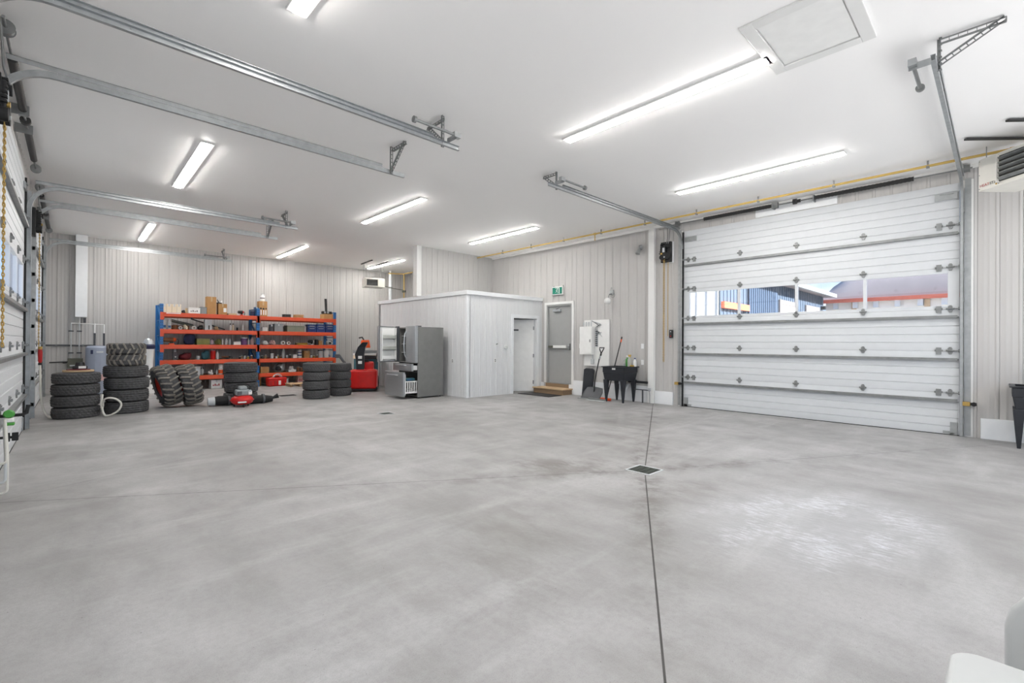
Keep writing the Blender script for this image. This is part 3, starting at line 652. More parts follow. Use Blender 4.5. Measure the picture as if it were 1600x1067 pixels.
MB().tube([(W_-.05, 6.98, 1.6), (W_-.05, 6.93, 1.54)], .006).build('cable_tail', 'palegrey', t, world=True)
t = thing('junction_box', 'small white box with drop cable below the electrical panel', 'box', (W_, 7.2, .86)); MB().box(W_-.09, 7.17, .84, W_-.036, 7.25, .97).build('box_body', 'palegrey', t, world=True, bevel=.006); MB().cyl((W_-.06, 7.21, .97), (W_-.06, 7.21, 1.08), .012).build('box_conduit', 'palegrey', t, world=True)
def plate(nm, label, y, z, w2=.035, h2=.058, dark=True, X=None, ax='x', col='white'):
    t = thing(nm, label, 'outlet' if 'outlet' in nm else 'switch', (W_, y, z))
    if ax == 'x':
        X = W_ if X is None else X
        MB().box(X-.018, y-w2, z-h2, X-.011, y+w2, z+h2).build('cover_plate', col, t, world=True, bevel=.002)
        MB().box(X-.021, y-w2*.5, z-h2*.6, X-.018, y+w2*.5, z-h2*.12).build('socket', 'dgrey' if dark else 'white', t, world=True)
        MB().box(X-.021, y-w2*.5, z+h2*.12, X-.018, y+w2*.5, z+h2*.6).build('socket', 'dgrey' if dark else 'white', t, world=True)
    else:
        t.location = (X, y, z); LOC[t.name] = Vector((X, y, z))
        MB().box(X-w2, y-.018, z-h2, X+w2, y-.011, z+h2).build('cover_plate', col, t, world=True, bevel=.002)
        MB().box(X-w2*.5, y-.021, z-h2*.6, X+w2*.5, y-.018, z-h2*.12).build('socket', 'dgrey', t, world=True)
        MB().box(X-w2*.5, y-.021, z+h2*.12, X+w2*.5, y-.018, z+h2*.6).build('socket', 'dgrey', t, world=True)
    return t
plate('light_switch', 'grey switch between exit door and electrical panel, upper of two plates', 7.64, 1.70, col='palegrey')
plate('wall_outlet', 'outlet between exit door and electrical panel, lower of two plates', 7.64, 1.30)
plate('light_switch', 'white switch plate left of the white column, upper of two', 5.80, 1.31, dark=False, col='pvc')
plate('wall_outlet', 'white outlet above right end of the black sink', 5.80, .93, dark=False, col='pvc')
plate('wall_outlet', 'outlet on the white utility room front, left of its door', 9.05, .91, ax='y', X=7.97)
plate('wall_outlet', 'outlet on the utility room side wall behind the fridge', 9.62, .90, X=BX)
t = thing('door_hook', 'small dark hook left of the round white device on utility room wall', 'hook', (8.02, BY, 1.33)); MB().cyl((8.02, BY, 1.33), (8.02, BY-.05, 1.34), .014).build('hook_pin', 'galvd', t, world=True)
t = thing('wall_hook', 'round white device with loop left of the utility room door', 'hook', (8.33, BY, 1.25)); MB().cyl((8.33, BY-.0, 1.26), (8.33, BY-.03, 1.26), .055, n=20).build('round_body', 'white', t, world=True); MB().tube(arc((8.33, BY-.04, 1.24), .04, 0, 2*PI, 14, 'xz'), .006).build('loop', 'palegrey', t, world=True)
t = thing('opener_button', 'black three button opener switch left of the right garage door', 'switch', (W_, 5.07, 1.59))
MB().box(W_-.06, 5.03, 1.50, W_-.012, 5.11, 1.68).build('case', 'black', t, world=True, bevel=.006)
for k in range(3): MB().cyl((W_-.06, 5.07, 1.54+k*.05), (W_-.068, 5.07, 1.54+k*.05), .014).build('button', ('redd', 'dgrey', 'palegrey')[k], t, world=True)
for nm, y, lab in (('door_sensor', .34, 'small sensor with yellow case at lower right of the right garage door'), ('door_sensor', 4.90, 'small sensor with yellow case at lower left of the right garage door')):
    t = thing(nm, lab, 'sensor', (W_-.06, y, .50)); MB().box(W_-.12, y-.03, .47, W_-.06, y+.05, .53).build('case', 'gold', t, world=True, bevel=.004)
    MB().cyl((W_-.12, y-.07, .50), (W_-.06, y-.07, .50), .03).box(W_-.085, y-.1, .48, W_-.04, y-.03, .52).build('lens', 'sensor', t, world=True)

# ------------------------------------------------------------------ floor drains, step, mat
def drain(label, x, y, s):
    t = thing('floor_drain', label, 'drain', (x, y, 0))
    mb = MB(); h = s/2; mb.box(-h, -h, 0, h, -h+.02, .006).box(-h, h-.02, 0, h, h, .006).box(-h, -h+.02, 0, -h+.02, h-.02, .006).box(h-.02, -h+.02, 0, h, h-.02, .006); mb.build('drain_frame', 'palegrey', t)
    MB().box(-h+.02, -h+.02, 0, h-.02, h-.02, .001).build('drain_pit', 'pit', t)
    g = MB(); n = 9
    for k in range(n): x0 = -h+.03+(s-.06)*k/(n-1); g.box(x0-.005, -h+.02, .001, x0+.005, h-.02, .005)
    for k in (-1, 0, 1): g.box(-h+.02, k*h*.5-.006, .001, h-.02, k*h*.5+.006, .005)
    g.build('grate', 'drain', t)
drain('square floor drain grate where the dark floor joints meet', 4.487, 2.645, .30)
drain('small far floor drain in front of the fridge', 4.36, 8.08, .26)
tag(MB().box(-.18, -.10, 0, .18, .10, .012).build('floor_mat', 'mat', bevel=.004), 'small dark flat plate on the floor before the rack', 'plate').location = (3.95, 12.4, 0)
t = thing('wooden_step', 'low wooden step in front of the exit door', 'step', (9.5, 8.4, 0))
MB().box(9.30, 7.86, .125, 9.72, 8.98, .155).build('tread', 'wood', t, world=True, bevel=.004)
MB().box(9.33, 7.89, 0, 9.355, 8.95, .125).build('riser', 'woodd', t, world=True); MB().box(9.355, 7.89, 0, 9.70, 7.92, .125).build('side_board', 'woodd', t, world=True); MB().box(9.355, 8.92, 0, 9.70, 8.95, .125).build('side_board', 'woodd', t, world=True)
t = thing('sill_board', 'weathered brown board under the exit door threshold', 'board', (9.72, 8.39, .16)); MB().box(9.715, 7.93, .155, 9.745, 8.85, .25).build('board_face', 'woodd', t, world=True)
t = thing('door_mat', 'dark doormat on the floor before the wooden step', 'mat', (9.0, 8.42, 0)); MB().box(-.26, -.56, 0, .26, .56, .012).build('mat_pile', 'mat', t, bevel=.005)
MB().box(-.24, -.54, .012, .24, .54, .015).build('mat_field', 'black', t)

# ------------------------------------------------------------------ utility sinks
def sink(label, x, y, rz, sticker):
    t = thing('utility_sink', label, 'sink', (x, y, 0), rz)      # front faces local -y, width x
    w, dp, zt = .29, .28, .83
    mb = MB(); mb.box(-w-.03, -dp-.03, zt-.02, w+.03, -dp+.03, zt).box(-w-.03, dp-.03, zt-.02, w+.03, dp+.05, zt).box(-w-.03, -dp+.03, zt-.02, -w+.03, dp-.03, zt).box(w-.03, -dp+.03, zt-.02, w+.03, dp-.03, zt); mb.build('rim', 'blackp', t, bevel=.006)
    mb = MB(); mb.taper(-w+.03, -dp+.03, w-.03, dp-.03, .50, -w, -dp, w, dp, zt-.14); mb.build('basin', 'blackp', t, bevel=.01)
    mb = MB(); z0 = zt-.14
    mb.box(-w-.004, -dp-.004, z0, w+.004, -dp+.02, zt-.02).box(-w-.004, dp-.02, z0, w+.004, dp+.004, zt-.02).box(-w-.004, -dp, z0, -w+.02, dp, zt-.02).box(w-.02, -dp, z0, w+.004, dp, zt-.02); mb.build('apron', 'blackp', t, bevel=.004)
    for sx in (-1, 1):
        for sy in (-1, 1):
            a, b = sx*(w-.06), sy*(dp-.06)
            MB().taper(a-.018, b-.018, a+.018, b+.018, 0, a-.055, b-.05, a+.055, b+.05, .52).build('leg', 'blackp', t, bevel=.004)
    MB().cyl((0, 0, .50), (0, 0, .42), .03).tube([(0, 0, .42), (0, 0, .30), (.03, .04, .25), (.08, .1, .25), (.10, .14, .32), (.10, .18, .40), (.10, .26, .40)], .02).build('drain_trap', 'palegrey', t)
    if sticker: MB().box(-.03, -dp-.008, zt-.07, .06, -dp-.004, zt-.03).build('sticker', 'white', t)
    MB().cyl((-.08, dp+.01, zt), (-.08, dp+.01, zt+.06), .012).tube([(0, dp+.01, zt), (0, dp+.01, zt+.12), (0, dp-.06, zt+.16), (0, dp-.14, zt+.12)], .01).box(-.1, dp-.02, zt, .1, dp+.035, zt+.02).build('faucet', 'silver', t, bevel=.002)
    return t
sink('black utility sink on tapered legs left of the white column', 9.38, 6.18, -PI/2, True)
sink('black utility sink cut off by the right edge of the photo', 9.38, -.40, -PI/2, False)
def bottle(nm, label, cat, x, y, z, h, r, col, cap, trig=False):
    t = thing(nm, label, cat, (x, y, z)); MB().lathe([(r*.95, 0), (r, .01), (r, h*.62), (r*.45, h*.8), (r*.4, h*.88)], 14).build('bottle_body', col, t)
    s = MB(); s.cyl((0, 0, h*.88), (0, 0, h), r*.45)
    if trig: s.box(-r*.3, -r*1.2, h*.95, r*.3, r*.6, h*1.06).box(-r*.15, -r*.9, h*.8, r*.15, -r*.6, h*.95)
    s.build('bottle_cap', cap, t); return t
bottle('soap_bottle', 'green soap bottle on the back of the black sink', 'bottle', 9.60, 6.12, .83, .24, .045, 'green', 'white', True)
bottle('spray_bottle', 'yellow topped clear bottle beside the green soap bottle', 'bottle', 9.52, 6.02, .83, .26, .04, 'clearp', 'ochre', True)
bottle('soap_bottle', 'white bottle with blue cap at the right of the sink', 'bottle', 9.60, 5.92, .83, .20, .045, 'white', 'navyb')
t = thing('sponge', 'yellow green sponge lying on the black sink rim', 'sponge', (9.50, 5.93, .83)); MB().box(-.04, -.035, 0, .04, .035, .035).build('sponge_body', 'ochre', t, bevel=.008)
t = thing('drain_pipe', 'black drain pipe running from the sink to the wall column', 'pipe', (9.62, 5.7, .45))
MB().cyl((9.62, 6.1, .47), (9.62, 5.60, .47), .028).build('pipe_run', 'black', t, world=True)
t = thing('water_pipe', 'thin black supply pipe with valve beside the white column', 'pipe', (9.60, 5.7, .3))
MB().cyl((9.58, 5.95, .30), (9.58, 5.55, .30), .012).build('pipe_run', 'dgrey', t, world=True); MB().cyl((9.58, 5.70, .30), (9.58, 5.70, 0), .018).build('pipe_leg', 'dgrey', t, world=True)
MB().cyl((9.58, 5.55, .30), (9.58, 5.50, .30), .022).box(9.55, 5.50, .33, 9.61, 5.56, .345).build('valve', 'silver', t, world=True)
MB().tube([(9.56, 5.52, .30), (9.55, 5.50, .2), (9.57, 5.51, .0)], .008).build('hose_tail', 'galvd', t, world=True)

# ------------------------------------------------------------------ tools leaning by the wall
t = thing('tote_lid', 'black plastic lid standing upright against the white kick board', 'lid', (9.60, 7.33, 0))
mb = MB(); pts = [(-.16, 0), (.16, 0), (.165, .70), (.10, .735), (-.10, .735), (-.165, .70)]
A = Matrix.Translation((9.60, 7.33, 0)) @ Matrix.Rotation(R(8), 4, 'Y') @ Matrix(((0,0,1,0),(1,0,0,0),(0,1,0,0),(0,0,0,1)))
MB().prism(pts, 0, .035, A).build('lid_panel', 'blackp', t, world=True, bevel=.012)
MB().prism([(x*.82, .05+z*.88) for x, z in pts], -.006, .0, A).build('raised_panel', 'blackp', t, world=True, bevel=.003)
t = thing('snow_shovel', 'black snow shovel with bent shaft and D grip', 'shovel', (9.35, 6.9, 0))
mb = MB(); N = 12; vv = []; ff = []       # curved scoop
for i in range(N+1):
    u = i/N; z = .02+.25*u; dep = .12*(1-u)**1.6
    for k in range(13):
        s = -1+k/6.; wd = .28-.05*max(0, u-.6)/.4; vv.append((9.30+.10*u-dep*.9+.03*s*s*-1+.03, 6.92+s*wd, z+.02*(1-abs(s))*u))
n = 13
for i in range(N):
    for k in range(12): a = i*n+k; ff.append((a, a+1, a+n+1, a+n))
mb.add(vv, ff); o = mb.build('scoop', 'dgrey', t, world=True); so = o.modifiers.new('thickness', 'SOLIDIFY'); so.thickness = .006
MB().box(9.10, 6.60, .008, 9.24, 7.22, .02).build('wear_strip', 'galv', t, world=True)
MB().tube([(9.36, 6.92, .12), (9.40, 6.92, .4), (9.48, 6.93, .65), (9.54, 6.90, .95), (9.55, 6.86, 1.08)], .015).build('shaft', 'black', t, world=True)
MB().tube([(9.55, 6.86, 1.06), (9.56, 6.85, 1.12)], .022).tube([(9.56, 6.85, 1.12), (9.57, 6.90, 1.22), (9.575, 6.91, 1.26), (9.575, 6.77, 1.26), (9.57, 6.79, 1.22), (9.56, 6.85, 1.12)], .014).build('d_grip', 'black', t, world=True)
MB().tube([(9.545, 6.88, .98), (9.552, 6.86, 1.07)], .019).build('grip_sleeve', 'silver', t, world=True)
t = thing('scraper_blade', 'flat pale grey scraper blade lying before the shovel', 'scraper', (9.05, 6.7, 0))
MB().box(-.05, -.30, 0, .09, .20, .012).build('blade', 'palegrey', t, bevel=.002); MB().box(.05, -.30, .012, .10, .20, .05).build('blade_holder', 'galvd', t)
t = thing('floor_squeegee', 'black handled squeegee with orange red head leaning by the sink', 'squeegee', (9.4, 6.5, 0))
MB().tube([(9.30, 6.50, .05), (9.66, 6.33, 1.48)], .013).build('handle', 'black', t, world=True)
MB().tube([(9.645, 6.337, 1.40), (9.66, 6.33, 1.47)], .017).build('handle_sleeve', 'orangep', t, world=True); MB().tube([(9.66, 6.33, 1.47), (9.67, 6.325, 1.53)], .018).build('handle_tip', 'black', t, world=True)
MB().box(9.24, 6.38, .02, 9.33, 6.72, .06).build('squeegee_head', 'orangep', t, world=True, bevel=.01); MB().box(9.25, 6.37, .0, 9.30, 6.73, .022).build('squeegee_rubber', 'redd', t, world=True)
# ------------------------------------------------------------------ pallet rack
SZ = {1: 2.13, 2: 1.68, 3: 1.26, 4: .84, 5: .40, 0: 0.0}
RX = (1.72, 4.065, 6.41); RY0, RY1 = 15.46, 16.28
t = thing('pallet_rack', 'blue and orange pallet rack along the back wall', 'rack', (4.065, 15.87, 0))
for x in RX:
    for y in (RY0, RY1):
        mb = MB(); H = 2.36
        mb.box(x-.042, y-.035, .01, x+.042, y+.035, H)
        u = mb.build('upright', 'rackblue', t, world=True, bevel=.006)
        if y == RY0:
            h = MB(); 
            for k in range(30): h.box(x-.024, y-.0365, .12+k*.075, x-.010, y-.035, .145+k*.075).box(x+.010, y-.0365, .12+k*.075, x+.024, y-.035, .145+k*.075)
            h.build('slots', 'navy', u, world=True)
        MB().box(x-.06, y-.05, 0, x+.06, y+.05, .01).build('foot_plate', 'rackblue', u, world=True)
    b = MB(); z = .25; s = 1
    while z < 2.1:
        b.bar((x, RY0+.035, z), (x, RY1-.035, z+.42), .03, .02); b.bar((x, RY0+.035, z+.42), (x, RY1-.035, z+.42), .03, .02); z += .42
    b.build('frame_brace', 'rackblue', t, world=True)
for lv in (1, 2, 3, 4, 5):
    z = SZ[lv]
    for a, b in ((RX[0], RX[1]), (RX[1], RX[2])):
        for y in (RY0-.03, RY1+.005):
            o = MB().box(a+.045, y-.02, z-.115, b-.045, y+.025, z).build('beam', 'orange', t, world=True, bevel=.006)
            if y < RY0:
                for xx, s in ((a+.045, 1), (b-.045, -1)): MB().box(xx-s*.075, y-.026, z-.20, xx+s*.012, y-.02+.0, z+.005).box(xx-s*.0, y-.026, z-.20, xx+s*.008, y+.03, z+.005).build('beam_connector', 'orange', o, world=True)
        MB().box(a+.05, RY0-.0, z-.02, b-.05, RY1-.02, z).build('shelf_board', 'woodd', t, world=True)
MB().box(RX[0]+.1, RY0-.052, SZ[1]-.03, RX[0]+.42, RY0-.050, SZ[1]-.008).build('load_label', 'white', t, world=True)

# ------------------------------------------------------------------ things on the shelves
rnd = random.Random(7)
def lump_mesh(w, d, h, seed, n=18, m=10):
    r = random.Random(seed); vv = []; ff = []
    ph = [r.uniform(0, 6.28) for _ in range(8)]; am = [r.uniform(.03, .13) for _ in range(8)]
    for j in range(m+1):
        v = j/m; a = PI*(v-.5)
        for i in range(n):
            u = 2*PI*i/n; k = 1+am[0]*math.sin(2*u+ph[0])+am[1]*math.sin(3*u+ph[1]+3*v)+am[2]*math.sin(5*u+ph[2]+5*v)+am[3]*.6*math.sin(9*u+ph[3]+4*v)
            zz = .5+.5*math.sin(a); zz = max(0, min(1, zz*(1+.35*math.sin(u+ph[4])*v+.2*math.sin(3*u+ph[5])*v*v)))
            cs = max(.02, math.cos(a))**.55 if v < .5 else max(.01, math.cos(a))**.8
            vv.append((w/2*k*cs*math.cos(u), d/2*k*cs*math.sin(u), h*zz))
    for j in range(m):
        for i in range(n): ff.append((j*n+i, j*n+(i+1) % n, (j+1)*n+(i+1) % n, (j+1)*n+i))
    ff += [tuple(reversed(range(n))), tuple(range(m*n, m*n+n))]
    mx_ = max(p[2] for p in vv); 
    x0, x1 = min(p[0] for p in vv), max(p[0] for p in vv); y0, y1 = min(p[1] for p in vv), max(p[1] for p in vv)
    return [((p[0]-x0)/(x1-x0)*w-w/2, (p[1]-y0)/(y1-y0)*d-d/2, p[2]*h/mx_) for p in vv], ff
def make_item(kind, name, sh, x, w, h, col, label, cat, ex, y=15.70, zb=None, group=None, rz=0):
    z = SZ[sh] if zb is None else zb
    t = thing(name, label, cat, (x, y, z), rz, group)
    if kind == 'carton':
        d = min(.34, max(.14, w*1.1)); e = .0015
        MB().box(-w/2, -d/2, 0, w/2, d/2, h).build('box_body', col, t, bevel=.003)
        tape = 'tan' if col == 'card' else 'palegrey'
        if h > .2: MB().box(-.02, -d/2-e, h*.72, .02, -d/2, h).box(-.02, -d/2, h, .02, d/2, h+e).build('tape', tape, t)
        else: MB().box(-w/2-e, -d/2-e, h*.80, w/2+e, d/2+e, h*.84).build('lid_edge', 'dgrey' if col in ('dgrey', 'grey', 'black', 'olive', 'greengrey') else tape, t)
        if ex == 'label': MB().box(w*.08, -d/2-e*2, h*.25, w*.42, -d/2, h*.62).build('label', 'white', t)
        if ex == 'print':
            q = MB()
            for k in range(4): q.box(-w*.35+k*w*.17, -d/2-e*2, h*.3, -w*.25+k*w*.17, -d/2, h*(.45+.1*(k % 2)))
            q.build('printed_marks', 'dgrey' if col == 'white' and sh else 'redd', t)
        if ex == 'slot': MB().box(.0, -d/2-e*2, h*.05, w*.16, -d/2, h*.45).build('slot', 'black', t)
        if ex == 'dot': MB().cyl((w*.08, -d/2-.004, h*.28), (w*.08, -d/2, h*.28), w*.2).build('round_mark', 'white', t)
        if ex == 'shapes':
            q = MB()
            for cx_, rr, zz in ((-.30, .16, .52), (.02, .17, .50), (.34, .12, .52)): q.cyl((w*cx_, -d/2-.003, h*zz), (w*cx_, -d/2, h*zz), w*rr*.8, n=16)
            q.build('dark_shapes', 'black', t); q = MB()
            for cx_ in (-.28, .04, .3): q.box(w*(cx_-.06), -d/2-.003, h*.1, w*(cx_+.08), -d/2, h*.42)
            q.build('pale_shapes', 'white', t)
    elif kind == 'bin':
        d = .26; k = .006
        q = MB(); q.box(-w/2, -d/2, 0, w/2, d/2, k).box(-w/2, -d/2, k, w/2, -d/2+k, h*.92).box(-w/2, d/2-k, k, w/2, d/2, h*.92).box(-w/2, -d/2+k, k, -w/2+k, d/2-k, h*.92).box(w/2-k, -d/2+k, k, w/2, d/2-k, h*.92); q.build('bin_body', col, t)
        q = MB(); q.box(-w/2-.006, -d/2-.006, h*.88, w/2+.006, -d/2, h*.95).box(-w/2-.006, d/2, h*.88, w/2+.006, d/2+.006, h*.95).box(-w/2-.006, -d/2, h*.88, -w/2, d/2, h*.95).box(w/2, -d/2, h*.88, w/2+.006, d/2, h*.95); q.build('bin_rim', col, t)
        MB().box(-w/2-.004, -d/2-.004, h*.95, w/2+.004, d/2+.004, h).build('bin_lid', 'dgrey' if col == 'grey' else col, t, bevel=.003)
    elif kind == 'jug':
        q = MB(); pr = [(w*.46, 0), (w*.5, h*.03), (w*.5, h*.60), (w*.42, h*.72), (w*.2, h*.86), (w*.17, h*.92)]
        q.lathe(pr, 16, Matrix.Diagonal((1, .8, 1, 1))); q.build('jug_body', col, t)
        MB().cyl((0, 0, h*.91), (0, 0, h), w*.20).build('jug_cap', 'white' if col != 'white' else 'palegrey', t)
        MB().tube([(w*.12, 0, h*.88), (w*.42, 0, h*.86), (w*.5, 0, h*.74), (w*.48, 0, h*.6)], w*.07, n=6).build('jug_handle', col, t)
        if ex: MB().box(-w*.34, -w*.41, h*.14, w*.34, -w*.36, h*.36).build('jug_label', 'blue', t)
    elif kind in ('bottle', 'can'):
        r = w/2
        if kind == 'bottle':
            MB().lathe([(r*.95, 0), (r, h*.03), (r, h*.66), (r*.5, h*.8), (r*.45, h*.86)], 14).build('bottle_body', col, t)
            MB().cyl((0, 0, h*.85), (0, 0, h), r*.5, n=10).build('bottle_cap', 'black' if ex == 'blackcap' else 'palegrey' if col == 'white' else 'white', t)
        else:
            MB().lathe([(r*.97, 0), (r, h*.02), (r, h*.93), (r*.9, h*.96), (r*.9, h)], 16).build('can_body', col, t)
            MB().cyl((0, 0, h*.93), (0, 0, h*.965), r*1.02, n=16).build('can_rim', 'silver' if col not in ('white',) else 'palegrey', t)
            if ex == 'bands': MB().cyl((0, 0, h*.25), (0, 0, h*.38), r*1.01, n=16).cyl((0, 0, h*.6), (0, 0, h*.72), r*1.01, n=16).build('blue_bands', 'navyb', t)
    elif kind == 'tub':
        r = w/2; MB().lathe([(r*.88, 0), (r*.98, h*.80), (r*.98, h*.86)], 18).build('tub_body', col, t)
        MB().cyl((0, 0, h*.86), (0, 0, h*.97), r, n=18).build('tub_lid', 'black' if ex == 'darklid' else 'white' if col == 'purple' else col, t)
        if ex == 'orangeband': MB().lathe([(r*.90, h*.08), (r*.955, h*.44)], 18).build('orange_band', 'orangep', t)
        MB().tube([(-r, 0, h*.8), (-r*.8, -r*.6, h*.62), (0, -r*1.02, h*.55), (r*.8, -r*.6, h*.62), (r, 0, h*.8)], .003, n=5).build('bail_handle', 'galvd', t)
    elif kind == 'rollx':
        r = min(w, h)/2; q = MB(); M_ = Matrix.Translation((0, .03, r)) @ Matrix.Rotation(PI/2, 4, 'X')
        q.lathe([(r*.45, 0), (r, 0), (r, .055), (r*.45, .055)], 20, M_, closed=True); q.build('roll_body', col, t)
        MB().lathe([(r*.40, .0), (r*.46, .0), (r*.46, .056), (r*.40, .056)], 18, M_, closed=True).build('roll_core', 'card', t)
    elif kind == 'lump':
        v, f = lump_mesh(w, min(.3, w*1.1), h, hash_(label)); MB().add(v, f).build('main_body', col, t, ang=70)
        if 'bag' in cat or cat in ('mask', 'helmet'): MB().tube([(-w*.3, -.06, h*.75), (-w*.1, -.08, h*.98), (w*.12, -.08, h*.98), (w*.3, -.06, h*.7)], .009, n=6).build('strap', 'black' if col != 'black' else 'dgrey', t)
        if cat == 'helmet': MB().add(*lump_mesh(w*.55, .16, h*.5, 5)).build('visor', 'black', t, ang=70).location = (-w*.12, -.13, h*.18)
        elif cat == 'mask': MB().cyl((-w*.12, -.12, h*.45), (-w*.12, -.15, h*.4), h*.26).build('filter', 'black', t)
        elif cat in ('cloth', 'glove'): MB().add(*lump_mesh(w*.6, .1, h*.5, hash_(label)+1)).build('fold', col, t, ang=70).location = (w*.12, -.09, 0)
    elif kind == 'plank':
        MB().box(-w/2, -.05, 0, w/2, .05, h).build('plank_body', col, t, bevel=.003); MB().box(-w/2-.0, -.052, h*.3, -w/2+.03, .052, h*.7).build('end_cap', 'dgrey', t)
    elif kind == 'coil':
        q = MB(); pts = []
        for i in range(64): a = i*.5; pts.append((w*.46*(1-.12*(i % 9)/9)*math.cos(a), .11*(1-.1*(i % 7)/7)*math.sin(a), .012+h*.85*i/64))
        q.tube(pts, .008, n=6); q.build('coil_loops', col, t); MB().tube([(-w*.5, -.05, .012), (-w*.2, -.12, .012), (0, -.12, .03), (w*.3, -.13, .012)], .008, n=6).build('loose_end', col, t)
    elif kind == 'drill':
        acc = MATS[{'red': 'red', 'orange': 'orangep', 'white': 'white', 'black': 'black'}.get(ex, 'black')]
        q = MB(); q.cyl((-w*.42, 0, h*.68), (w*.18, 0, h*.68), h*.27, h*.3, n=14); q.cyl((-w*.5, 0, h*.68), (-w*.42, 0, h*.68), h*.12, h*.2, n=12); q.build('motor_body', col, t)
        q = MB(); q.cyl((w*.18, 0, h*.68), (w*.34, 0, h*.68), h*.31, h*.22, n=14); q.build('gear_collar', acc, t)
        MB().taper(w*.0, -.025, w*.16, .025, h*.18, -w*.08, -.025, w*.12, .025, h*.6).build('grip', 'black', t, bevel=.004)
        MB().box(-w*.10, -.045, 0, w*.24, .045, h*.2).build('battery', acc, t, bevel=.005)
        MB().tube([(w*.3, 0, h*.6), (w*.42, -.03, h*.8), (w*.5, -.02, h*.5), (w*.45, 0, .012)], .008, n=6).build('side_handle', 'black', t)
    elif kind == 'toolbox':
        MB().box(-w/2, -.13, 0, w/2, .13, h*.62).build('lower_drawer', col, t, bevel=.004); MB().box(-w/2+.004, -.125, h*.64, w/2-.004, .13, h*.92).build('upper_tray', col, t, bevel=.004)
        MB().box(-w*.3, -.142, h*.40, w*.3, -.13, h*.45).build('drawer_pull', 'silver', t); MB().box(-w*.3, -.137, h*.70, w*.3, -.125, h*.75).build('tray_pull', 'silver', t)
        MB().box(-w/2, -.134, h*.62, w/2, -.128, h*.64).build('gap_trim', 'silver', t)
    return t
def hash_(s): return sum(ord(c)*(i+1) for i, c in enumerate(s)) % 9973
